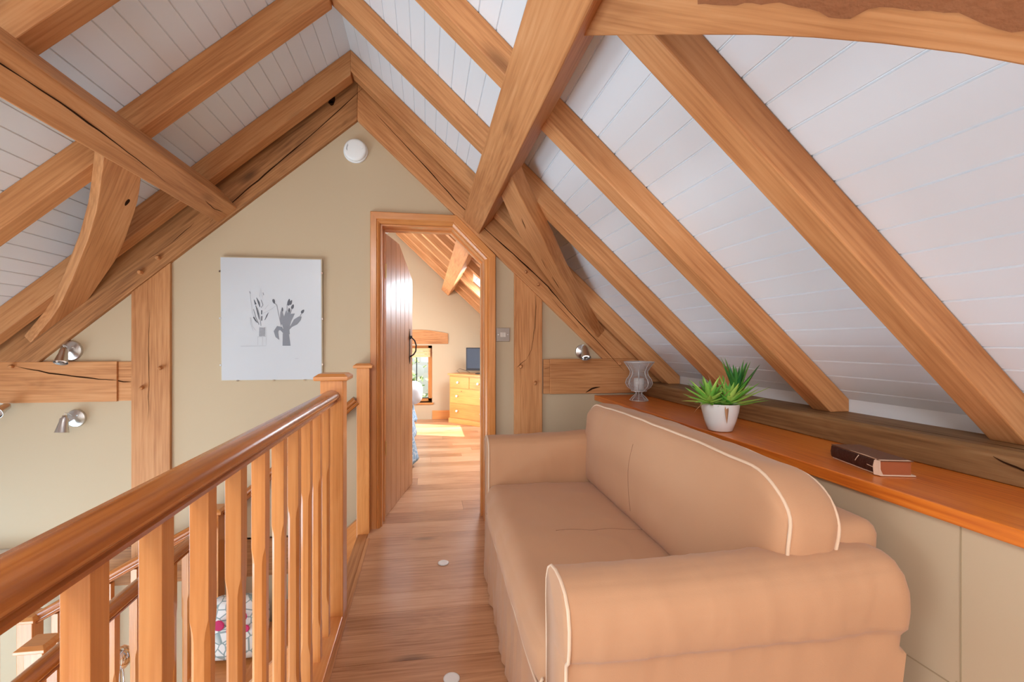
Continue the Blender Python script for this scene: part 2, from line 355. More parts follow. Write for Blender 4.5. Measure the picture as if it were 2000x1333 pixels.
# outer roof covering
roof = MB()
def slab(d, n, s0, s1, y0, y1):
    q = [RID + d * s_ + n * h for s_, h in ((s0, 0.03), (s1, 0.03), (s1, 0.09), (s0, 0.09))]
    roof.prism([p + V((0, y0, 0)) for p in q], (0, y1 - y0, 0))
for d, n, L_, a0, a1, b0, b1 in ((dR, nR, SRL + .3, SK0, SK1, SKY0, SKY1), (dL, nL, SLL + .3, LK0, LK1, LKY0, LKY1)):
    slab(d, n, 0, L_, YB - .1, b0); slab(d, n, 0, L_, b1, YF + .1); slab(d, n, 0, a0, b0, b1); slab(d, n, a1, L_, b0, b1)
struct(roof.build('trim_1', simple('roof_covering', (0.2, 0.12, 0.08), 0.9)))

# floor of the landing and bedroom: wide boards laid across
fl = MB(); rnd = random.Random(3)
edges = [-3.0]
gaps = [1.773, 1.958, 2.102, 2.26, 2.61, 2.933]
y = -3.0
while y < 1.5: y += rnd.choice((0.16, 0.19, 0.21)); edges.append(y)
edges[-1] = 1.60; edges += gaps; y = gaps[-1]
while y < YF - 0.2: y += rnd.choice((0.15, 0.19, 0.22, 0.13)); edges.append(y)
edges.append(YF)
vals = {1.60: .25, 1.773: .30, 1.958: .35, 2.102: .85, 2.26: .42, 2.61: .55, 2.933: .75}
for i in range(len(edges) - 1):
    y0, y1 = edges[i], edges[i + 1]
    xs0 = -0.372 if y0 < 3.0 else -3.4
    cuts = [xs0]
    if y0 > 3.0:
        x = xs0 + rnd.uniform(.5, 1.8)
        while x < 1.3: cuts.append(x); x += rnd.uniform(1.3, 2.2)
    elif rnd.random() < .4: cuts.append(rnd.uniform(0.35, 1.0))
    cuts.append(1.76)
    for k in range(len(cuts) - 1):
        v = vals.get(y0, rnd.random()) if k == 0 else rnd.random()
        fl.box((cuts[k] + .0007, y0 + 0.0008, -0.02), (cuts[k + 1] - .0007, y1 - 0.0008, 0), att=v)
fl.box((-0.372, YB, -0.25), (1.76, 3.08, -0.022), att=0.0); fl.box((-3.4, 3.08, -0.25), (1.76, YF, -0.022), att=0.0)
struct(fl.build('floor', M['floor'], attname='plank', fr=Matrix.Identity(4)))

# ---------------------------------------------------------------- gable wall (with doorway) and other walls
def wall_cols(mb, y0, y1, cols):
    """cols: list of (x0,x1,zbot,ztop0,ztop1)"""
    for x0, x1, zb0, zb1, zt0, zt1 in cols:
        mb.prism([(x0, y0, zb0), (x1, y0, zb1), (x1, y0, zt1), (x0, y0, zt0)], (0, y1 - y0, 0))
g = MB(); o_ = 0.0
wall_cols(g, YW, YW + 0.14, [
    (XL_END, -0.315, -2.4, -2.4, zL(XL_END), zL(-0.469) - .154 * KR * 0),
    (-0.315, 0.196, 2.06, 2.06, zR(-0.315), zR(0.196)),
    (0.196, 0.43, 2.06, 1.83, zR(0.196), zR(0.43)),
    (0.43, XR_END, -0.25, -0.25, zR(0.43), zR(XR_END))])
gw = struct(g.build('wall_front', M['plaster']))
# fix: keep the left column inside the roof on the short stretch right of the ridge
for v_ in gw.data.vertices:
    wv = gw.matrix_basis @ v_.co
    if abs(wv.x + 0.315) < 1e-3 and wv.z > 2.5: v_.co.z += zR(-0.315) - wv.z
W_ = MB()
W_.box((1.222, YB, 0), (1.262, YW, 0.827))
for (a, b_, c_, d_) in ((1.2205, 0.865, 0, 0.826),):
    W_.box((a, b_ - .0015, c_), (1.2225, b_ + .0015, d_), 1)
W_.box((1.2205, 0.865, 0.445), (1.2225, 1.5, 0.448), 1)
W_.box((1.2205, 0.872, 0.2), (1.2225, 0.8745, 0.46), 1)
struct(W_.build('wall_right', [M['plaster'], M['groove']]))
W_ = MB(); W_.box((1.222, YW + .14, 0), (1.262, YF, 0.9)); struct(W_.build('wall_bedroom_right', M['plaster']))
W_ = MB()   # left stairwell wall with two window openings and a third added for light
def wall_x(mb, x0, x1, y0, y1, z0, z1, holes):
    ys = sorted({y0, y1} | {h[0] for h in holes} | {h[1] for h in holes}); zs = sorted({z0, z1} | {h[2] for h in holes} | {h[3] for h in holes})
    for i in range(len(ys) - 1):
        for k in range(len(zs) - 1):
            cy_, cz_ = (ys[i] + ys[i + 1]) / 2, (zs[k] + zs[k + 1]) / 2
            if any(h[0] < cy_ < h[1] and h[2] < cz_ < h[3] for h in holes): continue
            mb.box((x0, ys[i], zs[k]), (x1, ys[i + 1], zs[k + 1]))
wall_x(W_, XL_END - .12, XL_END, YB, YW, -2.4, zL(XL_END), [(-1.25, 1.65, -0.6, 0.7), (-1.25, 1.65, -2.1, -0.95), (2.0, 2.9, -0.9, 0.2)])
struct(W_.build('wall_left', M['plaster']))
def mullion_window(name, x, y0, y1, z0, z1, n):
    m_ = MB(); f_ = 0.05
    for a, b_ in (((x - .06, y0, z0), (x, y1, z0 + f_)), ((x - .06, y0, z1 - f_), (x, y1, z1)), ((x - .06, y0, z0), (x, y0 + f_, z1)), ((x - .06, y1 - f_, z0), (x, y1, z1))): m_.box(a, b_)
    for i in range(1, n):
        yy = y0 + (y1 - y0) * i / n; m_.box((x - .06, yy - .02, z0), (x, yy + .02, z1))
    r_ = struct(m_.build(name, M['joinery']))
    MB().box((x - .035, y0 + .02, z0 + .02), (x - .03, y1 - .02, z1 - .02)).build('pane', M['glass'], r_)
mullion_window('window_2', XL_END - .03, -1.25, 1.65, -0.6, 0.7, 3)
mullion_window('window_3', XL_END - .03, -1.25, 1.65, -2.1, -0.95, 3)
mullion_window('window_7_added', XL_END - .03, 2.0, 2.9, -0.9, 0.2, 1)  # unseen window added to go with the blue fill
# wall behind the camera; its gable window is added to let light in
W_ = MB()
gx0, gx1, gz0, gz1 = -2.0, 1.0, 0.35, 2.3
wall_cols(W_, YB - .14, YB, [(XL_END, gx0, -2.4, -2.4, zL(XL_END), zL(gx0)), (gx0, RX, gz1 - .5, gz1, zL(gx0), RZ), (RX, gx1, gz1, gz1 - .6, RZ, zR(gx1)),
    (gx0, gx1, -2.4, -2.4, gz0, gz0), (gx1, XR_END, -2.4, -2.4, zR(gx1), zR(XR_END))])
struct(W_.build('wall_back', M['plaster']))
m_ = MB()
m_.box((gx0, YB - .08, gz0), (gx1, YB - .02, gz0 + .06)); m_.box((gx0, YB - .08, gz0), (gx0 + .06, YB - .02, gz1 - .5)); m_.box((gx1 - .06, YB - .08, gz0), (gx1, YB - .02, gz1 - .6)); m_.box((RX - .03, YB - .08, gz0), (RX + .03, YB - .02, gz1))
wn = struct(m_.build('window_4_added', M['joinery'])); MB().prism([(gx0, YB - .06, gz0), (gx1, YB - .06, gz0), (gx1, YB - .06, gz1 - .6), (RX, YB - .06, gz1), (gx0, YB - .06, gz1 - .5)], (0, .006, 0)).build('pane', M['glass'], wn)
# side wall under the landing and the lower floor
W_ = MB(); W_.box((-0.42, YB, -2.4), (-0.40, YW, -0.05)); struct(W_.build('wall_landing', M['plaster']))
lbox('floor_lower', (XL_END, YB, -2.45), (-0.4, YW, -2.4), M['carpet'])['kind'] = 'structure'
# bedroom walls
W_ = MB()
bx0, bx1, bz0, bz1 = -0.55, 0.10, 0.27, 1.19
wall_cols(W_, YF, YF + 0.35, [(-3.4, bx0, 0, 0, zL(-3.4), zL(bx0)), (bx0, RX, bz1, bz1, zL(bx0), RZ), (RX, bx1, bz1, bz1, RZ, zR(bx1)), (bx0, bx1, 0, 0, bz0, bz0), (bx1, XR_END, 0, 0, zR(bx1), zR(XR_END))])
struct(W_.build('wall_bedroom', M['plaster']))
W_ = MB(); W_.box((-3.45, YW + .14, 0), (-3.4, YF, zL(-3.42))); struct(W_.build('wall_bedroom_left', M['plaster']))
# baseboard of the far wall
lbox('baseboard_front', (0.10, YF - .02, 0), (0.62, YF, 0.14), M['joinery'])['kind'] = 'structure'

# ---------------------------------------------------------------- rafters
def cfr(p, d, up=(0, -1, 0)): return frame(p, d, up)
def rafter(side, y0, label, wdt=0.09, dep=0.098, mat='oak', group=None, short=None):
    d, n, L_ = (dR, nR, short or SRL) if side == 'R' else (dL, nL, SLL)
    if side == 'L': dep = 0.122
    sd_ = V((0, 1, 0)); base = RID + V((0, y0, 0))
    a = aR if side == 'R' else aL
    k = dep * math.tan(a if False else (PI / 2 - (aR + aL) / 2) * 0 + a)   # plumb cut at the ridge
    e0 = 0.0
    q = [base + d * 0.002, base + d * L_ if side == 'R' else base + d * L_, None, None]
    top0 = base - n * 0.001; x_r = top0.x
    # ridge plumb cut: bottom point vertically below the ridge
    bot0 = V((x_r, y0, top0.z - dep / math.cos(a)))
    top1 = base + d * (L_ - 0.002) - n * 0.001
    if side == 'R':
        xe = top1.x; bot1 = V((xe, y0, top1.z - dep / math.cos(a)))
        # level seat on the wall plate
        zp = 0.957
        if bot1.z < zp:
            t_ = (bot0.z - zp) / (bot0.z - bot1.z); s1 = bot0.lerp(bot1, t_); q = [top0, top1, V((xe, y0, zp)), s1, bot0]
        else: q = [top0, top1, bot1, bot0]
    else:
        q = [top0, top1, top1 - n * dep, bot0]
    mb = MB().prism(q, (0, wdt, 0))
    o = mb.build('rafter', M[mat], fr=cfr(base + V((0, wdt / 2, 0)), d, n), bevel=0.004)
    tag(o, label, 'rafter', group); return o
YR = [2.89, 2.255, 1.635, 1.02]
labR = ['oak rafter on the right slope lying against the gable truss behind the candle holder',
        'oak rafter on the right slope second from the gable wall, ending behind the plant',
        'oak rafter on the right slope whose foot stands between the potted plant and the book',
        'nearest oak rafter on the right slope, crossing under the big curved brace at top right']
for y_, l_ in zip(YR, labR): rafter('R', y_, l_)
YL = [2.89, 2.245, 1.62]
labL = ['oak rafter on the left slope lying against the gable wall truss above the dark blade',
        'oak rafter on the left slope crossing the middle of the left purlin', 'nearest oak rafter on the left slope, at the top left corner']
for y_, l_ in zip(YL, labL): rafter('L', y_, l_)
# bedroom rafters beyond the doorway
for y_, w_, sh in ((3.50, 'nearest the door head', None), (3.97, 'second beyond the door head', None), (4.44, 'third beyond the door head', None), (4.905, 'along the near side of the roof window', None),
                   (5.44, 'stopping short above the roof window', 1.43), (5.95, 'along the far side of the roof window', None), (6.50, 'last but one before the far wall', None), (7.12, 'lying against the far wall', None)):
    rafter('R', y_, 'bedroom ceiling rafter seen through the doorway, ' + w_, group='bedroom rafters', short=sh)

# ---------------------------------------------------------------- purlins
PM_R = V((0.359, 0, 1.992)); PW_R = 0.155; PD_R = 0.157
PM_L = V((-1.197, 0, 2.106)); PW_L = 0.15; PD_L = 0.15
def purlin(side, y0, y1, label, cracks=(), mat='oak'):
    Mp, d, n, W2, D2 = (PM_R, dR, nR, PW_R, PD_R) if side == 'R' else (PM_L, dL, nL, PW_L, PD_L)
    if side == 'R': q = [Mp, Mp + n * D2, Mp + n * D2 - d * W2, Mp - d * W2]
    else: q = [Mp, Mp + n * D2, Mp + n * D2 + d * W2, Mp + d * W2]
    mb = MB()
    # slightly wandering hewn edges
    rings = []; K = 26
    for i in range(K + 1):
        y_ = y0 + (y1 - y0) * i / K
        rings.append([p + V((0, y_, 0)) + (V((1, 0, 0)) * noise.noise(V((j * 9, y_ * 1.3, 0))) + V((0, 0, 1)) * noise.noise(V((j * 9 + 4, y_ * 1.3, 5)))) * 0.005 for j, p in enumerate(q)])
    mb.loft(rings)
    for c_ in cracks: c_(mb, Mp, d, n)
    o = mb.build('purlin', [M[mat], M['crack']], fr=frame((Mp.x, (y0 + y1) / 2, Mp.z), (0, 1, 0), n), bevel=0.006)
    return tag(o, label, 'purlin')
def crL(mb, Mp, d, n):
    pts = [Mp + d * a + V((0, b_, 0)) for b_, a in ((0.25, .085), (0.7, .055), (1.1, .062), (1.5, .055), (1.85, .06), (2.15, .08), (2.4, .10))]
    crack(mb, pts, -n, 0.007, lift=0.003)
    crack(mb, [Mp + d * a + V((0, b_, 0)) for b_, a in ((2.75, .07), (2.86, .085), (2.97, .075))], -n, 0.006, lift=0.003)
pl = purlin('L', YB, 3.06, 'long oak purlin on the left slope with a dark split along its face', [crL])
pr = purlin('R', YB, 3.06, 'thick pale oak purlin on the right slope, ending just above the doorway corner')
p2 = purlin('R', 3.22, YF, 'oak purlin under the bedroom ceiling seen through the doorway')
def peg(parent, p, nrm, r=0.011, l=0.022, name='peg', mat='oak'):
    q = V(nrm).normalized().to_track_quat('Z', 'Y').to_matrix().to_4x4(); mtx = Matrix.Translation(V(p)) @ q
    MB().lathe([(r * .98, -0.02), (r, 0.0), (r * .95, l * .8), (r * .6, l)], n=10, mtx=mtx).build(name, M[mat], parent, smooth=True, angle=40)
# ---------------------------------------------------------------- gable truss
YT = 3.05
def zBR(x): return 2.726 - (x + 0.452) * KR          # underside of the right blade
def zBL(x): return 2.726 - (-0.452 - x) * 0.853
z_t = 1.128
xr1 = -0.452 + (2.726 - z_t) / KR; xl1 = -0.452 - (2.726 - z_t) / 0.853
xrT = XR_END - 0.002; zrT = zR(xrT)
tD = 0.17
mb = MB().prism([(-0.452, YT, 2.726), (xr1, YT, z_t), (1.66, YT, z_t), (1.66, YT, zR(1.66) - .003), (RX + .02, YT, zR(RX + .02) - .003)], (0, tD, 0))
crack(mb, [V((x, YT, zBR(x) + o)) for x, o in ((-.33, .16), (-.05, .135), (.2, .10), (.36, .10), (.6, .12), (.85, .13), (1.0, .10), (1.2, .085), (1.42, .06))], (0, -1, 0), 0.010)
crack(mb, [V((x, YT, zBR(x) + o)) for x, o in ((.88, .07), (1.0, .055), (1.08, .05))], (0, -1, 0), 0.005)
tr_r = mb.build('principal_rafter', [M['oak_old'] if False else M['oak'], M['crack']], fr=frame((0.6, YT, 1.7), dR, nR), bevel=0.004)
tag(tr_r, 'heavy oak principal rafter against the gable wall, right of the peak, with a long split', 'roof truss')
xlm = -2.44 + 0.0
xl_c = -3.1
mb = MB().prism([(-0.452, YT, 2.726), (RX + .02, YT, zR(RX + .02) - .003), (RX - .02, YT, zL(RX - .02) - .003), (xl_c, YT, zL(xl_c) - .003), (xl_c, YT, z_t), (xl1, YT, z_t)], (0, tD, 0))
crack(mb, [V((x, YT, zBL(x) + o)) for x, o in ((-.42, .18), (-.7, .13), (-.95, .105), (-1.15, .085), (-1.36, .055))], (0, -1, 0), 0.011)
crack(mb, [V((x, YT, zBL(x) + o)) for x, o in ((-1.45, .13), (-1.58, .11), (-1.72, .12))], (0, -1, 0), 0.006)
crack(mb, [V((x, YT, zBL(x) + o)) for x, o in ((-.6, .27), (-.62, .24), (-.60, .22))], (0, -1, 0), 0.04)
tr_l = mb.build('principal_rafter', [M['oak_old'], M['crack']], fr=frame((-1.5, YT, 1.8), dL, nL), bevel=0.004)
tag(tr_l, 'heavy dark oak principal rafter against the gable wall, left of the peak', 'roof truss')
for x, z in ((.692, 1.738), (.780, 1.651)): peg(tr_r, (x, YT, z), (-0.3, -1, 0))
for x, z in ((-1.655, 1.774), (-1.756, 1.682)): peg(tr_l, (x, YT, z), (0.1, -1, 0), r=0.014, l=.03)
# posts
mb = MB().prism([(-1.82, YT + .01, -2.38), (-1.596, YT + .01, -2.38), (-1.596, YT + .01, zBL(-1.596) - .0), (-1.82, YT + .01, zBL(-1.82) - .0)], (0, .15, 0))
crack(mb, [V((x, YT + .01, z)) for x, z in ((-1.715, 1.45), (-1.72, 1.2), (-1.718, .95), (-1.72, .75))], (0, -1, 0), 0.003)
po = mb.build('wall_post', [M['oak'], M['crack']], fr=frame((-1.7, YT, 0), (0, 0, 1), (0, -1, 0)), bevel=0.004)
tag(po, 'oak wall post left of the flower print, standing under the left principal rafter', 'timber post')
for x, z in ((-1.652, 1.087), (-1.757, .964)): peg(po, (x, YT + .01, z), (.35, -1, -.1), r=.012, l=.035)
mb = MB().prism([(0.612, YT + .01, 0), (0.813, YT + .01, 0), (0.813, YT + .01, zBR(.813)), (0.612, YT + .01, zBR(.612))], (0, .15, 0))
crack(mb, [V((x, YT + .01, z)) for x, z in ((.76, 1.58), (.765, 1.5), (.76, 1.35), (.735, 1.2), (.70, 1.13))], (0, -1, 0), 0.005)
crack(mb, [V((x, YT + .01, z)) for x, z in ((.70, 1.13), (.66, 1.10), (.63, 1.07))], (0, -1, 0), 0.004)
po2 = mb.build('wall_post', [M['oak'], M['crack']], fr=frame((.7, YT, 0), (0, 0, 1), (0, -1, 0)), bevel=0.004)
tag(po2, 'oak wall post right of the light switch with a long wandering crack', 'timber post')
for x, z in ((.661, 1.079), (.763, .963)): peg(po2, (x, YT + .01, z), (-.35, -1, -.1), r=.012, l=.035)
# ties
mb = MB().prism([(xl_c - .3, YT + .01, .879), (-1.90, YT + .01, .879), (-1.90, YT + .01, z_t), (xl_c - .3, YT + .01, z_t)], (0, .14, 0))
mb.box((-1.90, YT + .022, .881), (-1.823, YT + .15, z_t - .002))
crack(mb, [V((x, YT + .01, z)) for x, z in ((-2.45, 1.10), (-2.3, 1.065), (-2.15, 1.04), (-2.0, 1.02), (-1.90, 1.01))], (0, -1, 0), 0.010)
crack(mb, [V((x, YT + .022, z)) for x, z in ((-1.91, 1.01), (-1.87, 1.0), (-1.824, 1.0))], (0, -1, 0), 0.010)
t1 = mb.build('tie_beam', [M['oak'], M['crack']], fr=frame((-2.4, YT, 1), (1, 0, 0)), bevel=0.003); tag(t1, 'horizontal oak tie beam on the left with a dark split, between the two wall spotlights', 'timber beam')
peg(t1, (-2.47, YT + .01, 1.101), (0.4, -1, 0), r=.012, l=.03)
mb = MB().prism([(.868, YT + .01, .879), (1.757, YT + .01, .879), (1.757, YT + .01, z_t), (.868, YT + .01, z_t)], (0, .14, 0))
mb.box((.822, YT + .016, .881), (.868, YT + .15, z_t - .002))
crack(mb, [V((x, YT + .01, z)) for x, z in ((1.13, .885), (1.18, .915), (1.24, .925))], (0, -1, 0), 0.012)
crack(mb, [V((x, YT + .016, z)) for x, z in ((.825, 1.06), (.87, 1.065))], (0, -1, 0), 0.003)
t2 = mb.build('tie_beam', [M['oak'], M['crack']], fr=frame((1.3, YT, 1), (1, 0, 0)), bevel=0.003); tag(t2, 'short horizontal oak tie beam on the right behind the wire candle holder', 'timber beam')
peg(t2, (1.39, YT + .01, 1.095), (-.3, -1, 0), r=.013, l=.02)
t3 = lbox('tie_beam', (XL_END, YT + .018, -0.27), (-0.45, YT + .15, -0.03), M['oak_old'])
tag(t3, 'lower oak floor beam on the stairwell wall seen between the balusters', 'timber beam')
# wind braces
def brace(pts_a, pts_b, K, n, d, dn, label, mat='oak', thick=0.075, cracks=None, stain=None):
    """pts_a: edge nearest the camera, pts_b: far edge, as (x, y) on the plane dn below the boards"""
    def P(x, y): return V((x, y, (zR(x, dn) if K == 'R' else zL(x, dn))))
    def resample(pts, N_):
        L_ = [0]
        for i in range(1, len(pts)): L_.append(L_[-1] + (V(pts[i]) - V(pts[i - 1])).length)
        out = []
        for k in range(N_ + 1):
            s_ = L_[-1] * k / N_; i = 0
            while i < len(L_) - 2 and L_[i + 1] < s_: i += 1
            t_ = (s_ - L_[i]) / (L_[i + 1] - L_[i]); out.append(V(pts[i]).lerp(V(pts[i + 1]), t_))
        return out
    A = resample(pts_a, 14); B = resample(pts_b, 14); rings = []
    for a, b_ in zip(A, B):
        p, q = P(a.x, a.y), P(b_.x, b_.y); rings.append([p, q, q + n * thick, p + n * thick])
    mb = MB().loft(rings)
    if cracks:
        for cpts, wd in cracks: crack(mb, [P(*c_) for c_ in cpts], -n, wd, lift=0.0015)
    if stain:
        Sx = resample(stain[0], 40); Sy = resample(stain[1], 40); vs = []
        for k, (a, b_) in enumerate(zip(Sx, Sy)):
            p, q = P(a.x, a.y), P(b_.x, b_.y); q = p.lerp(q, 1.0 + .03 * noise.noise(V((k * .55, 1, 2)))); vs += [p - n * .0012, q - n * .0012]
        mb.add(vs, [(2 * i, 2 * i + 1, 2 * i + 3, 2 * i + 2) for i in range(40)], 2)
    mid = P(*(((A[7] + B[7]) / 2)[:2])); dirv = (rings[-1][0] - rings[0][0])
    o = mb.build('wind_brace', [M[mat], M['crack'], M['stain']], fr=frame(mid, dirv, n), bevel=0.004)
    tag(o, label, 'curved brace'); return o
brace([(-1.36, 2.12), (-1.583, 2.412), (-1.73, 2.571), (-1.958, 2.785), (-2.147, 2.946), (-2.364, 3.05)],
      [(-1.34, 2.30), (-1.408, 2.447), (-1.508, 2.585), (-1.702, 2.798), (-1.80, 2.885), (-2.05, 3.05)], 'L', nL, dL, 0.235,
      'curved oak wind brace on the left below the left purlin, with a dark knot', thick=.056, cracks=[([(-1.50, 2.50), (-1.515, 2.515), (-1.53, 2.53)], .03)])
brace([(.36, 2.03), (.477, 2.203), (.629, 2.379), (.796, 2.613), (1.12, 2.963), (1.22, 3.05)],
      [(.36, 2.30), (.403, 2.376), (.504, 2.560), (.696, 2.805), (.899, 2.95), (1.0, 3.05)], 'R', nR, dR, 0.235,
      'slender curved oak wind brace right of the doorway, between right purlin and gable truss',
      cracks=[([(.52, 2.4), (.545, 2.44), (.56, 2.47)], .007), ([(.70, 2.66), (.73, 2.70), (.76, 2.73)], .006), ([(.80, 2.77), (.84, 2.81), (.87, 2.84)], .009)])
brace([(.37, .74), (.55, .56), (.72, .36), (.90, .16), (1.1, -.05)],
      [(.37, 1.15), (.406, 1.092), (.521, .915), (.636, .742), (.699, .659), (.766, .577), (.828, .512), (.95, .40), (1.2, .2)], 'R', nR, dR, 0.24,
      'big curved oak wind brace with a dark bark edge at the top right corner', thick=0.09,
      stain=([(.45, .70), (.55, .56), (.66, .42), (.74, .33), (.82, .24)], [(.53, .81), (.567, .761), (.599, .711), (.628, .677), (.663, .653), (.681, .634), (.685, .60), (.72, .558), (.744, .531), (.785, .506), (.82, .45), (.86, .38)]))

# ---------------------------------------------------------------- wall plate and shelf
mb = MB(); K = 40
rings = []
for i in range(K + 1):
    y_ = YB + (YW - YB) * i / K; j = lambda k: noise.noise(V((k * 5.1, y_ * 1.7, 0))) * 0.004
    rings.append([V((1.55 + j(1), y_, .866)), V((1.55 + j(2), y_, .948 + j(3))), V((1.56, y_, .957)), V((1.757, y_, .957)), V((1.757, y_, .866))])
mb.loft(rings)
crack(mb, [V((1.55, y_, z)) for y_, z in ((1.02, .935), (.98, .92), (.93, .905), (.88, .90))], (-1, 0, 0), 0.006, lift=.004)
crack(mb, [V((x, y_, .957)) for x, y_ in ((1.60, 1.9), (1.605, 1.4), (1.60, .9), (1.61, .4))], (0, 0, 1), 0.004)
tag(mb.build('wall_plate', [M['plate'], M['crack']], fr=frame((1.65, 0, .9), (0, 1, 0)), bevel=0.004), 'dark weathered wall plate running behind the shelf under the rafter feet', 'timber beam')
o = lbox('shelf', (1.203, YB, .828), (1.755, YW - .002, .865), M['shelf'], along='y', bevel=0.004)
tag(o, 'long glossy orange-brown wooden shelf board behind the sofa', 'shelf')

# ---------------------------------------------------------------- doorway
d1 = struct(empty('door_1', (0.05, 3.08, 0)))
ya = YT - .002
out_ = [(-.368, 0), (-.368, 2.122), (.207, 2.118), (.478, 1.852), (.478, 0)]
inn = [(-.305, 0), (-.305, 2.045), (.180, 2.043), (.405, 1.818), (.405, 0)]
def strip(name, A, B, y0, y1, mat, step=None):
    for i in range(4):
        a0, a1, b0, b1 = A[i], A[i + 1], B[i], B[i + 1]
        if i == 0 or i == 3: dirv = (0, 0, 1)
        else: dirv = (a1[0] - a0[0], 0, a1[1] - a0[1])
        mb = MB(); P = lambda q, y_: V((q[0], y_, q[1]))
        def lerp(p, q, t_): return (p[0] + (q[0] - p[0]) * t_, p[1] + (q[1] - p[1]) * t_)
        prof = step or [(0, y1), (0, y0 + .004), (.06, y0), (.62, y0), (.68, y0 + .006), (.80, y0 + .004), (.95, y0 + .012), (1, y0 + .016), (1, y1)]
        r0 = [P(lerp(a0, b0, t_), y_) for t_, y_ in prof]; r1 = [P(lerp(a1, b1, t_), y_) for t_, y_ in prof]
        mb.loft([r0, r1]); mb.build(name, M[mat], d1, fr=frame(((a0[0] + a1[0]) / 2, y0, (a0[1] + a1[1]) / 2), dirv, (0, -1, 0)))
strip('architrave', out_, inn, ya, YW, 'joinery')
inn2 = [(-.285, 0), (-.285, 2.025), (.172, 2.023), (.39, 1.81), (.39, 0)]
bk = [(-.318, 0), (-.318, 2.065), (.19, 2.065), (.432, 1.832), (.432, 0)]
strip('door_lining', bk, inn2, YW + .004, YW + .145, 'joinery', step=[(0, YW + .003), (0, YW + .145), (1, YW + .145), (1, YW + .09), (.75, YW + .09), (.75, YW + .003)])
# the ledged door leaf, standing open into the bedroom
hx, hy = -0.282, 3.235; fx, fy = -0.118, 3.97
du = V((fx - hx, fy - hy, 0)); Lf = du.length; du.normalize(); dn_ = V((du.y, -du.x, 0))
mb = MB(); nb = 6; topz = lambda s_: 2.02 if s_ < .30 else 2.02 - (s_ - .30) * (0.235 / (.765 - .30)) * 1.0
def leaf_top(s_): return 2.02 if s_ < 0.34 else 2.02 - (s_ - 0.34) * 0.55
for i in range(nb):
    s0, s1 = Lf * i / nb + .0018, Lf * (i + 1) / nb - .0018
    q = [V((hx, hy, 0)) + du * s0 + V((0, 0, .008)), V((hx, hy, 0)) + du * s1 + V((0, 0, .008)), V((hx, hy, 0)) + du * s1 + V((0, 0, leaf_top(s1))), V((hx, hy, 0)) + du * s0 + V((0, 0, leaf_top(s0)))]
    if s0 < .34 < s1: q.insert(3, V((hx, hy, 0)) + du * .34 + V((0, 0, 2.02)))
    mb.prism(q, -dn_ * .022)
    # recessed tongue
mb.prism([V((hx, hy, 0)) + du * .004 - dn_ * .004 + V((0, 0, .01)), V((hx, hy, 0)) + du * (Lf - .004) - dn_ * .004 + V((0, 0, .01)), V((hx, hy, 0)) + du * (Lf - .004) - dn_ * .004 + V((0, 0, 1.78)), V((hx, hy, 0)) + du * .34 - dn_ * .004 + V((0, 0, 2.01)), V((hx, hy, 0)) + du * .004 - dn_ * .004 + V((0, 0, 2.01))], -dn_ * .014)
lf = mb.build('door_leaf', M['door'], d1, fr=frame((hx, hy, 0), (0, 0, 1), dn_), bevel=.002)
hb = V((hx, hy, 0)) + du * (Lf - .10)
mb = MB()
pl_ = [hb + dn_ * .003 + V((0, 0, z)) + du * s_ for z, s_ in ((1.06, 0), (1.10, .012), (1.14, .006), (1.26, .006), (1.29, .016), (1.36, 0), (1.29, -.016), (1.26, -.006), (1.14, -.006), (1.10, -.012))]
mb.prism(pl_, dn_ * .003)
mb.tube([hb + dn_ * a + V((0, 0, z)) for a, z in ((.004, 1.275), (.02, 1.285), (.045, 1.26), (.058, 1.22), (.055, 1.17), (.035, 1.14), (.01, 1.125), (.004, 1.12))], .006)
mb.box((-.012, -.004, -.004), (.012, .03, .012), mtx=Matrix.Translation(hb + dn_ * .012 + V((0, 0, 1.29))))
mb.build('door_handle', M['black'], lf, smooth=False)
for z in (0.5, 1.75):
    MB().lathe([(.006, -.05), (.006, .05)], c=(-.281, 3.212, z), n=10).build('hinge', M['brass'], d1, smooth=True, angle=40)

# ---------------------------------------------------------------- light switch, smoke alarm, print
sw = empty('light_switch', (0.532, YW, 1.25)); tag(sw, 'square satin metal light switch on the cream wall right of the doorway', 'light switch')
MB().box((.486, YW - .008, 1.252), (.581, YW - .0005, 1.347)).build('switch_plate', M['switch'], sw, bevel=.002)
for k in range(2): MB().box((.5145 + k * .0195, YW - .013, 1.283), (.533 + k * .0195, YW - .008, 1.316)).build('rocker', M['rocker'], sw, bevel=.001)
for x in (.500, .567): MB().lathe([(.003, 0), (.003, .0015)], n=8, mtx=Matrix.Translation((x, YW - .008, 1.2995)) @ Matrix.Rotation(PI / 2, 4, 'X')).build('screw', M['polished'], sw)
sm = empty('smoke_alarm', (-.465, YW, 2.524)); tag(sm, 'round white smoke alarm high on the gable wall under the peak', 'smoke alarm')
T_ = Matrix.Translation((-.465, YW, 2.524)) @ Matrix.Rotation(PI / 2, 4, 'X')
MB().lathe([(.078, 0.0005), (.080, .006), (.078, .014), (.074, .018)], n=48, mtx=T_).build('base_plate', M['white_plastic'], sm, smooth=True, angle=40)
MB().lathe([(.072, .018), (.0735, .022), (.072, .034), (.066, .041), (.055, .043), (.001, .044)], n=48, mtx=T_).build('cover', M['white_plastic'], sm, smooth=True, angle=60)
MB().lathe([(.008, .043), (.008, .046), (.001, .0465)], c=(.045, -.022 * -1 - .01, 0), n=16, mtx=T_).build('test_button', M['white_plastic'], sm, smooth=True, angle=40)
mb = MB()
for k in range(5):
    a = math.radians(150 + k * 9); mb.box((-.001, -.007, 0), (.001, .007, .0006), mtx=T_ @ Matrix.Translation((.052 * math.cos(a), .052 * math.sin(a), .0435)) @ Matrix.Rotation(a + .6, 4, 'Z'))
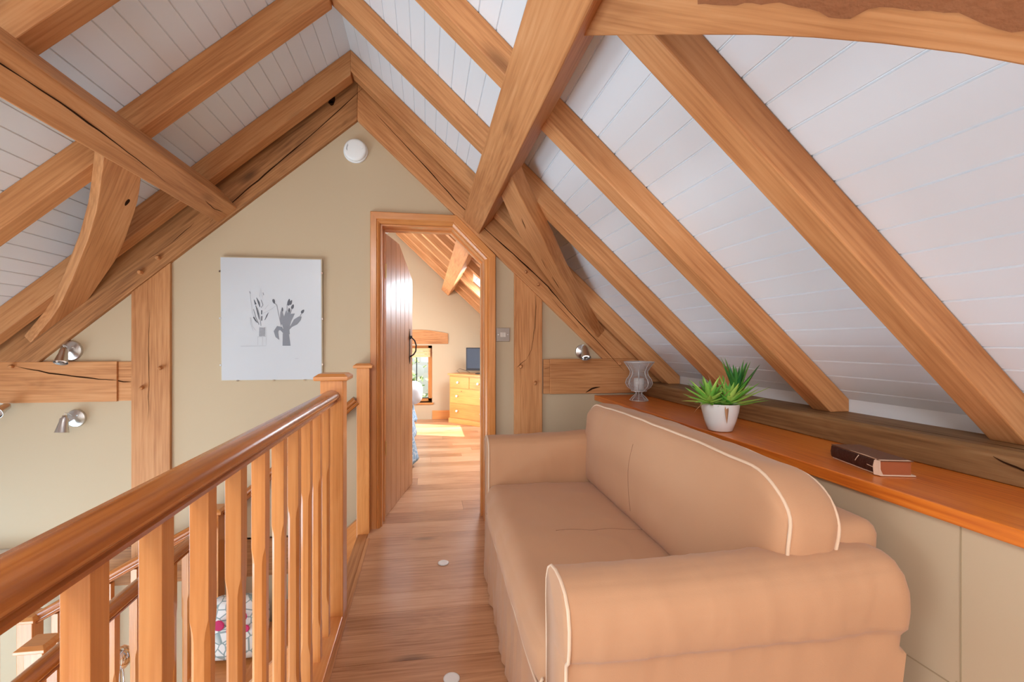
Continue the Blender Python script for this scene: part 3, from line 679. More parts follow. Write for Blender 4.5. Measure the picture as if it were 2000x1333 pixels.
mb.build('vent_marks', M['grey_mark'], sm)

pic = empty('framed_print', (-.989, YW, 1.0)); tag(pic, 'white clip-framed print of two grey flower bunches on the cream wall', 'picture')
px0, px1, pz0, pz1 = -1.302, -.676, .999, 1.795
pt_ = .016   # the top leans out from the wall
def PP(x, z, lift=0.0):     # point on the face of the print
    return V((x, YW - .012 - .016 * (z - pz0) / (pz1 - pz0) - lift, z))
mb = MB(); q = [PP(px0, pz0), PP(px1, pz0), PP(px1, pz1), PP(px0, pz1)]; mb.prism(q, (0, .009, 0)); mb.build('backing_board', M['backing'], pic)
sheet = MB(); sheet.prism([PP(px0 + .006, pz0 + .004, .003), PP(px1 - .006, pz0 + .004, .003), PP(px1 - .006, pz1 - .006, .003), PP(px0 + .006, pz1 - .006, .003)], (0, .002, 0))
# drawing: u,v are fractions of the crop used for measuring
def DP(u, v, l=.0038):      # u: 0..1 left to right, v: 0..1 top to bottom
    return PP(px0 + (px1 - px0) * u, pz1 - (pz1 - pz0) * v, l)
def CU(x, y): return ((x - 65) / 975., (y - 62) / 1185.)
dm, dd, dl = MB(), MB(), MB()
def poly(mb, pts, l=.0038): mb.add([DP(*CU(*p), l) for p in pts], [tuple(range(len(pts)))])
def stroke(mb, pts, wd, l=.0038):
    P_ = [V((*CU(*p), 0)) for p in pts]; A = []; B = []
    for i, p in enumerate(P_):
        d_ = (P_[min(i + 1, len(P_) - 1)] - P_[max(i - 1, 0)]).normalized(); s_ = V((-d_.y, d_.x, 0)) * (wd[i] if isinstance(wd, (list, tuple)) else wd) / 1000.
        A.append(p + s_); B.append(p - s_)
    n_ = len(A); mb.add([DP(a.x, a.y, l) for a in A + B], [(i, i + 1, n_ + i + 1, n_ + i) for i in range(n_ - 1)])
def bud(mb, x, y, a, L_, W_2, l=.004):
    pts = []
    for k in range(12):
        t_ = 2 * PI * k / 12; u_ = L_ * math.cos(t_); v_ = W_2 * math.sin(t_) * (1 - .3 * math.cos(t_)); pts.append((x + u_ * math.cos(a) - v_ * math.sin(a), y + u_ * math.sin(a) + v_ * math.cos(a)))
    poly(mb, pts, l)
# right bunch: solid grey
poly(dm, [(655, 795), (715, 795), (730, 912), (652, 912)])
stroke(dm, [(690, 800), (690, 740), (680, 690)], [34, 30, 34], .0039)
stroke(dm, [(664, 700), (650, 640), (645, 590), (652, 540)], [26, 22, 12, 3], .0041)
stroke(dm, [(680, 720), (682, 650), (690, 570)], [22, 20, 2], .0042)
stroke(dm, [(700, 720), (715, 660), (745, 620), (772, 600)], [24, 26, 18, 2], .0043)
stroke(dm, [(690, 700), (710, 640), (718, 590), (730, 555)], [20, 22, 12, 2], .0044)
stroke(dm, [(665, 780), (640, 745), (610, 742), (590, 775), (600, 820), (620, 852)], [10, 16, 20, 22, 16, 2], .0045)
stroke(dm, [(700, 765), (740, 720), (780, 680), (820, 645), (838, 630)], [8, 10, 26, 18, 2], .0045)
for pts in ([(640, 720), (620, 620), (600, 520), (580, 500)], [(700, 640), (698, 510)], [(730, 600), (750, 540)], [(820, 630), (845, 585)]): stroke(dm, pts, 3)
bud(dd, 572, 484, 1.3, 24, 12); bud(dd, 716, 490, -1.4, 34, 14); bud(dd, 736, 492, -1.2, 26, 11, .0043); bud(dd, 752, 532, -1.2, 24, 13); bud(dd, 849, 578, -.9, 22, 13); bud(dd, 718, 565, -1.5, 20, 9, .0048); bud(dd, 655, 560, -1.6, 20, 6, .0048)
# left bunch: pencil lines and a hatched jar
for k in range(9): stroke(dm, [(434 + k * 6.5, 735), (432 + k * 6.5, 820)], 2.4)
for k in range(7): stroke(dl, [(432, 745 + k * 13), (488, 735 + k * 13)], 2.2, .0042)
for pts in ([(418, 822), (416, 905)], [(494, 730), (496, 905)], [(418, 826), (494, 822)], [(460, 826), (460, 908)], [(255, 916), (495, 912)], [(345, 400), (352, 470), (370, 600), (400, 690)], [(345, 640), (350, 700), (375, 770)], [(352, 640), (365, 720), (395, 762)], [(436, 440), (448, 360), (462, 440)], [(470, 600), (545, 560), (605, 515)], [(485, 560), (520, 515)], [(770, 1036), (805, 1036)]): stroke(dl, pts, 2)
for pts, wd in (([(378, 560), (400, 640), (430, 710)], 3), ([(384, 470), (400, 515)], [2, 9]), ([(408, 450), (430, 500), (440, 540)], [2, 9, 3]), ([(400, 525), (420, 600), (432, 660)], [3, 6, 2]), ([(450, 470), (468, 520), (450, 545)], 3), ([(456, 570), (455, 610)], 5), ([(457, 625), (455, 670)], 5), ([(484, 665), (505, 620), (520, 590)], [2, 5, 1]), ([(415, 545), (440, 640), (448, 720)], 2.5), ([(470, 400), (476, 425)], 3), ([(342, 390), (350, 410)], 3), ([(378, 635), (395, 665), (415, 690)], [6, 6, 2])): stroke(dd if (isinstance(wd, list) or wd > 3) else dm, pts, wd, .0041)
for k_, src_ in enumerate((dm, dd, dl)): sheet.add(src_.v, src_.f, k_ + 1)
sheet.build('print_sheet', [M['paper'], M['ink_mid'], M['ink'], M['ink_light']], pic, fixn=False)
for x, z in ((px0, 1.70), (px0, 1.40), (px0, 1.10), (px1, 1.70), (px1, 1.40), (px1, 1.10)):
    p = PP(x, z); MB().box((p.x - .004, p.y - .006, z - .006), (p.x + .004, p.y + .008, z + .006)).build('clip', M['polished'], pic)
for x in (-1.2, -.98, -.79):
    p = PP(x, pz0); MB().box((x - .006, p.y - .006, pz0 - .004), (x + .006, p.y + .008, pz0 + .004)).build('clip', M['polished'], pic)

# ---------------------------------------------------------------- spotlights
def spot(label, c, head, tilt, yaw, rad=.055):
    """c: centre of the wall plate; head: centre of the shade; tilt/yaw: where the shade points"""
    c = V(c); head = V(head); s_ = empty('wall_spotlight', c); tag(s_, label, 'wall light', 'brushed steel wall spotlights')
    T_ = Matrix.Translation(c) @ Matrix.Rotation(PI / 2, 4, 'X')
    MB().lathe([(rad, 0.0), (rad * 1.0, .004), (rad * .93, .012), (.012, .026), (.001, .027)], n=40, mtx=T_).build('wall_plate', M['chrome'], s_, smooth=True, angle=35)
    d_ = V((math.sin(yaw) * math.cos(tilt), -math.cos(yaw) * math.cos(tilt), -math.sin(tilt)))
    top = head - d_ * .045
    MB().tube([c + V((0, -.02, 0)), c.lerp(head, .5) + V((0, -.012, .004)), head - d_ * .01], .0045, n=10).build('arm', M['polished'], s_, smooth=True)
    MB().lathe([(.004, 0), (.004, .008), (.001, .009)], c=(0.02, .02, .018), n=10, mtx=T_).build('screw', M['polished'], s_)
    q = d_.to_track_quat('Z', 'Y').to_matrix().to_4x4(); H_ = Matrix.Translation(head) @ q
    sh = MB().lathe([(.020, -.045), (.0215, -.040), (.022, -.02), (.0265, .0), (.033, .036), (.0345, .040), (.0325, .040), (.025, .0), (.02, -.03)], n=32, mtx=H_).build('lamp_shade', M['chrome'], s_, smooth=True, angle=45)
    MB().lathe([(.0265, .030), (.024, .034), (.008, .036), (.001, .0355)], n=24, mtx=H_).build('bulb', M['bulb'], s_, smooth=True)
    MB().lathe([(.011, -.06), (.014, -.046), (.014, -.045)], n=16, mtx=H_).build('lamp_holder', M['chrome'], s_, smooth=True)
    # looped flex from plate to shade
    a = c + V((-.01, -.02, .02)); b_ = head - d_ * .062; mid = (a + b_) / 2 + V((-.012, -.03, .035))
    pts = [a.lerp(mid, k / 6).lerp(mid.lerp(b_, k / 6), k / 6) for k in range(7)]
    MB().tube(pts, .0022, n=6).build('flex', M['white_plastic'], s_, smooth=True)
    return s_
spot('steel wall spotlight above the left tie beam, shade pointing down and right', (-2.161, YW, 1.196), (-2.150, YW - .09, 1.160), 1.05, .25, .062)
spot('steel wall spotlight below the left tie beam, shade pointing straight down', (-2.135, YW, .779), (-2.139, YW - .10, .750), 1.38, -.2, .055)
spot('steel wall spotlight above the right tie beam behind the sofa', (1.109, YW, 1.18), (1.103, YW - .09, 1.171), .95, -.15, .050)
spot('steel wall spotlight cut off at the left edge of the photo', (-2.72, YW, .86), (-2.47, YW - .09, .85), .35, .1, .05)

# ---------------------------------------------------------------- landing balustrade
bal = empty('balustrade', (-.414, 1.0, 0)); tag(bal, 'oak landing balustrade with square newel, moulded handrail and chamfered balusters in the left foreground', 'balustrade')
def newel(parent, x0, x1, y0, y1, z0, z1, over=.024):
    cx_, cy_ = (x0 + x1) / 2, (y0 + y1) / 2
    n_ = MB().box((x0, y0, z0), (x1, y1, z1)).build('newel_post', M['joinery'], parent, fr=frame((cx_, cy_, z0), (0, 0, 1), (0, -1, 0)), bevel=.003)
    hx_, hy_ = (x1 - x0) / 2 + over, (y1 - y0) / 2 + over; r_ = lambda a, z: [V((cx_ - hx_ + a, cy_ - hy_ + a, z)), V((cx_ + hx_ - a, cy_ - hy_ + a, z)), V((cx_ + hx_ - a, cy_ + hy_ - a, z)), V((cx_ - hx_ + a, cy_ + hy_ - a, z))]
    MB().loft([r_(.004, z1), r_(0, z1 + .003), r_(0, z1 + .017), r_(.018, z1 + .030)]).build('newel_cap', M['joinery'], n_, fr=frame((cx_, cy_, z1), (1, 0, 0)), bevel=.0015)
    return n_
newel(bal, -.463, -.365, 2.051, 2.149, -.25, 1.078)
half = [(0, .974), (.018, .974), (.024, .978), (.026, .986), (.022, .990), (.022, .995), (.032, .999), (.0365, 1.006), (.036, 1.014), (.030, 1.024), (.016, 1.033), (0, 1.035)]
prof = half + [(-x, z) for x, z in half[-2:0:-1]]
def sweep_rail(name, parent, p0, p1, zoff, mat='rail'):
    """rail profile centred on the line p0->p1 (p.z is the level the profile heights are offset to)"""
    p0, p1 = V(p0), V(p1); d_ = (p1 - p0).normalized(); s_ = d_.cross(V((0, 0, 1))).normalized(); u_ = s_.cross(d_)
    r_ = lambda p: [p + s_ * a + u_ * (z - zoff) for a, z in prof]
    return MB().loft([r_(p0), r_(p1)]).build(name, M[mat], parent, fr=frame((p0 + p1) / 2, d_), smooth=True, angle=35)
sweep_rail('handrail', bal, (-.414, -2.95, 1.0), (-.414, 2.051, 1.0), 1.0)
h_ = .0165
def baluster(parent, x, y, z0, z1, ch0=None, ch1=None, h_=.0165, mat='joinery'):
    ch0 = z0 + .13 if ch0 is None else ch0; ch1 = z1 - .25 if ch1 is None else ch1
    def ring(z, c): c = max(c, .0006); return [V((x + a, y + b_, z)) for a, b_ in ((-h_ + c, -h_), (h_ - c, -h_), (h_, -h_ + c), (h_, h_ - c), (h_ - c, h_), (-h_ + c, h_), (-h_, h_ - c), (-h_, -h_ + c))]
    c = .0075
    return MB().loft([ring(z0, 0), ring(ch0, 0), ring(ch0 + .022, c * .75), ring(ch0 + .04, c), ring(ch1 - .04, c), ring(ch1 - .022, c * .75), ring(ch1, 0), ring(z1, 0)]).build('baluster', M[mat], parent, fr=frame((x, y, z0), (0, 0, 1), (0, -1, 0)))
y_ = 1.9135
while y_ > -1.2:
    baluster(bal, -.4145, y_ + h_, .028, .976, .16, .735); y_ -= .1465
lbox('base_rail', (-.445, -2.95, 0.0), (-.366, 2.051, .030), M['joinery'], bal, along='y')
lbox('apron_board', (-.455, -2.95, -.25), (-.430, 2.051, 0.0), M['joinery'], bal, along='y')
lbox('trim_2', (-.3725, -2.95, -.02), (-.352, 2.9, .006), M['oak'], along='y', bevel=.002)['kind'] = 'structure'

# ---------------------------------------------------------------- stairs going down behind the balustrade
st = empty('staircase', (-.9, 2.5, -.4)); tag(st, 'oak staircase descending left from the landing, its sloping handrail seen between the two newels', 'staircase')
newel(st, -.447, -.366, 2.985, 3.048, -.25, 1.078, .02)
# nosing of the landing between the newels
lbox('landing_nosing', (-.44, 2.15, -.045), (-.374, 2.985, -.004), M['oak'], st, along='y')
for k in range(2):
    x1 = -.40 - .235 * k; z = -.205 * (k + 1)
    lbox('tread', (x1 - .26, 2.15, z - .03), (x1, 3.03, z), M['joinery'], st, along='y')
    lbox('riser', (x1 - .02, 2.17, z), (x1, 3.02, z + .175), M['joinery'], st, along='y', bevel=0)
sl = V((-.674, 0, -.586)).normalized()
def sloped(name, x0, z0, x1, y0, y1, h0, k=.87):
    q = [V((x0, y0, z0)), V((x1, y0, z0 + (x1 - x0) * k)), V((x1, y0, z0 + (x1 - x0) * k - h0)), V((x0, y0, z0 - h0))]
    return MB().prism(q, (0, y1 - y0, 0)).build(name, M['joinery'], st, fr=frame((x0, y0, z0), sl, (0, -1, 0)), bevel=.003)
sloped('stringer', -.447, .085, -.875, 3.0, 3.045, .32); sloped('stringer', -.463, .0, -.875, 2.12, 2.15, .30)
sweep_rail('handrail', st, (-.447, 3.0, .865), (-1.24, 3.0, .175), 1.0)
newel(st, -1.335, -1.245, 2.90, 2.99, -2.38, .205)
sweep_rail('handrail', st, (-1.29, 2.90, .135), (-1.29, 0.9, .135), 1.0)
sweep_rail('handrail', st, (-1.335, 2.95, .135), (-2.30, 2.95, -.395), 1.0)
for k in range(13):
    baluster(st, -1.29, 2.78 - .145 * k, -.86, .12, -.7, -.12)
for k in range(6):
    x = -1.45 - .14 * k; baluster(st, x, 2.95, -1.3, .105 + (x + 1.335) * .55, -1.15, -.35 + (x + 1.335) * .55)
lbox('base_rail', (-1.33, .9, -.90), (-1.25, 2.9, -.86), M['joinery'], st, along='y')
newel(st, -1.86, -1.78, 2.36, 2.44, -2.38, -.20)
newel(st, -2.32, -2.24, 2.90, 2.98, -2.38, -.36)

# ---------------------------------------------------------------- things down in the room below
bd = lbox('storage_bench', (-1.235, 2.3, -2.4), (-.885, 2.99, -.525), M['joinery'], along='x')
tag(bd, 'plain wooden box bench at the foot of the first steps, glimpsed between balusters', 'bench')
def rbox(h, r, n=10):
    """rounded box centred at 0: half sizes h, radius r"""
    vs, fs = [], []; idx = {}
    def key(p): return tuple(round(c, 5) for c in p)
    def vert(p):
        k = key(p)
        if k not in idx: idx[k] = len(vs); vs.append(V(p))
        return idx[k]
    if not isinstance(n, (tuple, list)): n = (n, n, n)
    for ax in range(3):
        a, b_ = (ax + 1) % 3, (ax + 2) % 3
        for sgn in (-1, 1):
            for i in range(n[a]):
                for j in range(n[b_]):
                    q = []
                    for ii, jj in ((i, j), (i + 1, j), (i + 1, j + 1), (i, j + 1)):
                        p = [0, 0, 0]; p[ax] = sgn; p[a] = -1 + 2 * ii / n[a]; p[b_] = -1 + 2 * jj / n[b_]; q.append(vert(p))
                    fs.append(tuple(q) if sgn > 0 else tuple(q[::-1]))
    out = []
    for p in vs:
        P_ = V((p[0] * h[0], p[1] * h[1], p[2] * h[2])); inner = V([max(-(h[k] - r), min(h[k] - r, P_[k])) for k in range(3)])
        d_ = P_ - inner
        # spread grid points evenly through the rounded zone
        out.append(inner + d_.normalized() * r if d_.length > 1e-9 else P_)
    return out, fs
vs, fs = rbox((.17, .07, .16), .06, 12)
T_ = Matrix.Translation((-1.06, 2.70, -.36)) @ Matrix.Rotation(-.25, 4, 'X')
vs = [T_ @ V((p.x * (1 - .15 * (p.z / .16) ** 2), p.y * (1.15 - .5 * (abs(p.x) / .17) ** 2), p.z)) for p in vs]
cu = MB().add(vs, fs).build('floral_cushion', M['floral'], smooth=True)
tag(cu, 'white cushion with magenta flowers in the room below, glimpsed between two balusters', 'cushion')
for x, z, r_ in ((-1.00, -.255, .03), (-.985, -.33, .022), (-1.12, -.30, .03), (-1.06, -.34, .026)):
    MB().lathe([(r_, 0), (r_ * .8, .004), (.001, .005)], n=12, mtx=Matrix.Translation((x, 2.623 - .02 * (z + .36) / .1, z)) @ Matrix.Rotation(PI / 2, 4, 'X')).build('flower', M['magenta'], cu)
lp = empty('chrome_lamp', (-1.62, 2.6, -2.4)); tag(lp, 'small polished chrome lamp in the room below, seen left between balusters', 'lamp')
MB().lathe([(.001, -.06), (.03, -.052), (.05, -.03), (.058, 0), (.05, .03), (.03, .052), (.001, .06)], c=(-1.60, 2.6, -.42), n=24).build('lamp_shade', M['polished'], lp, smooth=True)
MB().tube([(-1.60, 2.6, -.47), (-1.62, 2.6, -1.2), (-1.62, 2.6, -2.39)], .008).build('pole', M['polished'], lp, smooth=True)
MB().tube([(-1.585, 2.6, -.47), (-1.56, 2.6, -.9)], .004).build('pole', M['polished'], lp, smooth=True)
MB().lathe([(.13, 0), (.13, .015), (.02, .03)], c=(-1.62, 2.6, -2.4), n=32).build('lamp_base', M['polished'], lp, smooth=True, angle=40)
lbox('trim_3', (XL_END, 2.98, -.045), (-2.35, 3.08, -.005), M['white_wall'])['kind'] = 'structure'

# ---------------------------------------------------------------- floor downlights
for k, (x, y_) in enumerate(((.097, 2.523), (.094, 1.652))):
    f_ = empty('floor_light', (x, y_, 0)); tag(f_, ['small round floor light further along the floor, halfway along the sofa', 'small round floor light nearest the camera at the bottom edge'][k], 'floor light', 'recessed floor lights')
    MB().lathe([(.020, .0002), (.0295, .0005), (.031, .0035), (.027, .006), (.020, .005)], c=(x, y_, 0), n=40).build('bezel', M['white_plastic'], f_, smooth=True)
    MB().lathe([(.0205, .0005), (.0205, .0042), (.001, .0044)], c=(x, y_, 0), n=32).build('lens', simple('frosted_lens_%d' % k, (.62, .58, .52), .3), f_, smooth=True, angle=40)

# ---------------------------------------------------------------- sofa
so_rz = -math.radians(1.3)
sofa = empty('sofa', (.30, .93, 0), so_rz); SW = world_of(sofa)
tag(sofa, 'two-seat sofa in a loose tan cotton cover with cream piping, along the right wall', 'sofa')
SLN = 1.64          # overall length
def SP(p): return SW @ V(p)
def wrinkle(p, n_, amp, sc=(7, 7, 7), seed=0):
    q = V((p.x * sc[0] + seed, p.y * sc[1], p.z * sc[2]))
    return p + n_ * (amp * (noise.noise(q) + .5 * noise.noise(q * 2.3)))
def ridge(p, sc, seed):
    q = V((p.x * sc[0] + seed, p.y * sc[1] + seed, p.z * sc[2])); v = noise.noise(q); return (1 - abs(v) * 3.2) if abs(v) < .31 else 0
armprof = [(-.074, .012), (-.076, .25), (-.078, .50), (-.080, .538), (-.085, .545), (-.096, .556), (-.103, .59), (-.104, .63), (-.094, .668), (-.070, .692), (-.035, .704), (.005, .706), (.045, .698), (.075, .678), (.091, .645), (.094, .60), (.090, .52), (.088, .42), (.086, .25), (.084, .012)]
def smoothprof(pr, per=4):
    out = []
    for i in range(len(pr)):
        a, b_ = V((*pr[i], 0)), V((*pr[(i + 1) % len(pr)], 0))
        for k in range(per): out.append(a.lerp(b_, k / per))
    return out
def arm(yc, flip, x0, x1, zs=1.0, seed=0):
    P_ = smoothprof(armprof, 3); n_ = len(P_); rings = []; NX = 64; s_ = -1 if flip else 1
    for i in range(NX + 1):
        x = x0 + (x1 - x0) * i / NX; e_ = 1.0
        edge = min(1, (x - x0) / .022); eb = min(1, (x1 - x) / .05)
        fx_ = math.sqrt(max(0, 1 - (1 - edge) ** 2)) * .09 + .91; bx_ = math.sqrt(max(0, 1 - (1 - eb) ** 2)) * .22 + .78
        ring = []
        for j, p in enumerate(P_):
            yy, zz = p.x, p.y
            dirv = V((0, p.x * 1.0, (p.y - .58) if p.y > .5 else 0)); dirv = dirv.normalized() if dirv.length else V((0, 1, 0))
            hi = max(0, min(1, (zz - .5) / .1))
            sag = .010 * hi * math.sin(PI * (x - x0) / (x1 - x0))
            flare = .004 * (i / NX) * hi
            q = V((x, yy * fx_ * (bx_ if hi else 1) , zz if hi == 0 else .5 + (zz - .5) * (.94 + .06 * fx_) * (bx_ * .5 + .5)))
            q.z -= sag * .3; q.z += hi * .032 * (i / NX) ** 1.6; q.y += (flare if p.x > 0 else -flare) * .6
            amp = .0035 + .004 * (1 - hi) + .006 * max(0, (i / NX - .8) * 5)
            q = q + dirv * (amp * noise.noise(V((x * 9 + seed, yy * 14, zz * 7))) + .0025 * ridge(V((x, yy, zz)), (13, 3, 3.5), seed) * (1 if i > 2 else 0))
            if zz < .5: q += V((0, (1 if yy > 0 else -1), 0)) * .006 * math.sin(x * 17 + seed) * (1 - zz / .5)
            q.y = yc + s_ * q.y; q.z *= zs
            ring.append(SP(q))
        rings.append(ring)
    o = MB().loft(rings).build('armrest', M['sofa'], sofa, smooth=True, angle=70)
    # cream piping round the front panel
    pts = []
    for p in P_[:-3 * 1]:
        yy, zz = p.x, p.y; hi = 1 if zz > .5 else 0
        pts.append(SP((x0 + .004, yc + s_ * (yy * .985 + (.001 if yy > 0 else -.001)), (zz if not hi else .5 + (zz - .5) * .992) * zs + .001)))
    MB().tube(pts, .0042, n=8).build('piping', M['piping'], o, smooth=True)
    return o
arm(.092, False, 0.0, .842, 1.0, 3)
arm(SLN - .092, True, 0.0, .80, 1.02, 11)
# base with loose skirt
mb = MB(); rings = []; zl = [.008, .05, .1, .16, .22, .28, .31, .325]; NY = 110
for z in zl:
    ring = []
    for k in range(NY + 1):
        v = .186 + (SLN - .372) * k / NY
        fold = (1 - z / .34) * (.012 * noise.noise(V((v * 9, 2, z * 1.5))) + .012 * noise.noise(V((v * 21, 7, z * 2)))) + .007 * ridge(V((v, z, 0)), (7, 9, 1), 5)
        ring.append(SP((-.006 - .012 * (1 - z / .33) - fold, v, z)))
    ring += [SP((.80, SLN - .19, z)), SP((.80, .19, z))]
    rings.append(ring)
mb.loft(rings); mb.build('skirt', M['sofa'], sofa, smooth=True, angle=60)
# seat cushion
def cushion(name, h, r, T2, n, deform, mat='sofa'):
    vs, fs = rbox(h, r, n); mb = MB().add([SP(T2 @ deform(p)) for p in vs], fs); return mb.build(name, M[mat], sofa, smooth=True)
hs = ((.60) / 2, (SLN - .372) / 2, .175 / 2)
def dseat(p):
    u, v, w_ = p.x / hs[0], p.y / hs[1], p.z / hs[2]
    q = p.copy()
    q.z += .016 * (1 - u * u) * (1 - v ** 4) * (1 if w_ > 0 else -.2)
    if u < -.5: q.x -= .022 * (1 - w_ * w_) * (1 - v ** 6); q.x += .010 * (w_ > .4)
    q.z += .0045 * noise.noise(V((p.x * 6, p.y * 4, 1))) + .003 * ridge(p, (7, 5, 3), 2)
    q.x += (.006 * noise.noise(V((p.y * 9, p.z * 9, 4))) if u < -.8 else 0)
    return q
T2 = Matrix.Translation((-.008 + hs[0], SLN / 2, .308 + hs[2]))
seat = cushion('seat_cushion', hs, .045, T2, (34, 64, 12), dseat)
pts = []
for k in range(61):
    v = -1 + 2 * k / 60; yy = v * (hs[1] - .006); zz = -hs[2] + .016 + (.05 * max(0, (abs(v) - .9) / .1) ** 2); xx = -hs[0] + .006 - .006 * (1 - v ** 6)
    pts.append(SP(T2 @ V((xx - .004, yy, zz + .003 * math.sin(v * 11)))))
MB().tube(pts, .0042).build('piping', M['piping'], seat, smooth=True)
def surf(T2_, de, h, r_, p, lift):
    inner = V([max(-(h[k] - r_), min(h[k] - r_, p[k])) for k in range(3)]); d_ = p - inner
    return SP(T2_ @ (de(inner + d_.normalized() * r_) + d_.normalized() * lift))
MB().tube([surf(T2, dseat, hs, .045, V((-.10 + .40 * k / 20, -.035 + .006 * math.sin(k * .7), hs[2])), .0002) for k in range(21)], .0011, n=6).build('seam', M['seam'], seat, smooth=True)
# backrest frame
hb_ = (.072, (SLN - .16) / 2, .387)
def dback(p):
    q = p.copy(); t_ = (p.z + hb_[2]) / (2 * hb_[2]); q.x += .035 * t_ ** 2
    q.x += .006 * noise.noise(p * 7); q.z += .008 * noise.noise(V((p.y * 8, 1, p.x * 8))) * (t_ > .8)
    return q
cushion('backrest', hb_, .04, Matrix.Translation((.775, SLN / 2 + .01, .395)), (8, 50, 24), dback)
# long back cushion leaning on it
BW = 1.50; hbk = (.080, BW / 2, .222)
def dbk(p):
    u, v, w_ = p.x / hbk[0], p.y / hbk[1], p.z / hbk[2]
    q = p.copy()
    q.x += -.030 * (1 - v ** 4) * (1 - w_ ** 2) * (1 if u < 0 else -.2)
    cr = max(0, (abs(v) - .80) / .20)
    if w_ > 0: q.z -= .085 * cr ** 2.2 * w_
    if w_ > -.2: q.z += .014 * math.cos(v * 1.5) * (w_ + .2)
    q.x *= 1.0
    # thinner at the bottom, plump at the top
    q.x *= (1.0 + .12 * w_)
    q += V((0, 0, 1)) * .006 * noise.noise(V((p.y * 9, p.x * 9, 3))) * max(0, w_) + V((1, 0, 0)) * .004 * noise.noise(V((p.y * 4, p.z * 6, 8)))
    q.x += .0035 * ridge(p, (5, 5, 6), 4)
    if w_ < 0: q.z += (.14 * max(0, (-v - .80) / .2) + .12 * max(0, (v - .86) / .14)) * min(1, -w_ * 1.2)
    return q
lean = Matrix.Rotation(math.radians(8), 4, 'Y')
TB = Matrix.Translation((.642, .062 + BW / 2, .475 + .205)) @ lean
bk_ = cushion('back_cushion', hbk, .05, TB, (14, 76, 30), dbk)
MB().tube([surf(TB, dbk, hbk, .05, V((-hbk[0], .06 + .012 * math.sin(k * .2), .11 - .27 * k / 20)), .0002) for k in range(21)], .0011, n=6).build('seam', M['seam'], bk_, smooth=True)
def edge_path(uu, lift):
    pts = []
    path = []
    # up the near end, along the top, down the far end
    for t_ in [i / 14 for i in range(15)]: path.append((-1 + .0, -.55 + 1.5 * t_))
    for k in range(1, 60): path.append((-1 + 2 * k / 60, .96))
    for t_ in [i / 14 for i in range(15)]: path.append((1, .95 - 1.3 * t_))
    for v, w_ in path:
        p = V((uu * hbk[0], v * hbk[1], w_ * hbk[2])); r = .05
        inner = V([max(-(hbk[k] - r), min(hbk[k] - r, p[k])) for k in range(3)]); d_ = p - inner
        p2_ = inner + d_.normalized() * (r + lift) if d_.length > 1e-6 else p
        pts.append(SP(TB @ dbk(p2_)))
    # relax corners
    for _ in range(3): pts = [pts[0]] + [(pts[i - 1] + pts[i] * 2 + pts[i + 1]) / 4 for i in range(1, len(pts) - 1)] + [pts[-1]]
    return pts
MB().tube(edge_path(-.86, .003), .0045).build('piping', M['piping'], bk_, smooth=True)
MB().tube(edge_path(.86, .003), .0045).build('piping', M['piping'], bk_, smooth=True)

# ---------------------------------------------------------------- candle holder and candle
hc = V((1.379, 2.747, .866)); ch = empty('candle_holder', hc); tag(ch, 'grey wire candle holder shaped like a footed vase, at the far end of the shelf', 'candle holder')
def hprof(t_):   # height fraction -> radius
    pts = [(0, .056), (.02, .055), (.19, .018), (.22, .022), (.28, .05), (.36, .074), (.45, .084), (.54, .078), (.62, .064), (.68, .056), (.75, .054), (.84, .066), (.92, .080), (1, .094)]
    for i in range(len(pts) - 1):
        if pts[i][0] <= t_ <= pts[i + 1][0]:
            f = (t_ - pts[i][0]) / (pts[i + 1][0] - pts[i][0]); f = f * f * (3 - 2 * f) * .5 + f * .5; return pts[i][1] + (pts[i + 1][1] - pts[i][1]) * f
    return .09
HH = .252
def circ(r, z, n=36): return [hc + V((r * math.cos(2 * PI * k / n), r * math.sin(2 * PI * k / n), z)) for k in range(n)]
mb = MB()
for i in range(1, 50):
    t_ = i / 50
    if .17 < t_ < .21: continue
    mb.tube(circ(hprof(t_), t_ * HH, 28), .00105, n=4, closed=True)
mb.build('wire_rings', M['wire'], ch)
for k in range(8):
    a = 2 * PI * (k + .35) / 8; pts = [hc + V((hprof(i / 40) * math.cos(a), hprof(i / 40) * math.sin(a), HH * i / 40)) for i in range(41)]
    MB().tube(pts, .0024, n=6).build('rib', M['wire'], ch, smooth=True)
MB().tube(circ(.094, HH), .0032, closed=True).build('rim', M['wire'], ch, smooth=True)
MB().tube(circ(.057, .003), .003, closed=True).build('foot_ring', M['wire'], ch, smooth=True)
MB().lathe([(.050, .062), (.050, .066), (.001, .066)], c=hc, n=28).build('candle_tray', M['wire'], ch)
cd = empty('pillar_candle', hc + V((0, 0, .0665))); tag(cd, 'short white pillar candle inside the wire holder', 'candle')
MB().lathe([(.031, 0), (.032, .002), (.032, .076), (.029, .079), (.012, .076), (.001, .075)], c=hc + V((0, 0, .0665)), n=32).build('wax', M['wax'], cd, smooth=True, angle=50)
MB().tube([hc + V((0, 0, .14)), hc + V((.001, 0, .152))], .001, n=6).build('wick', M['black'], cd)

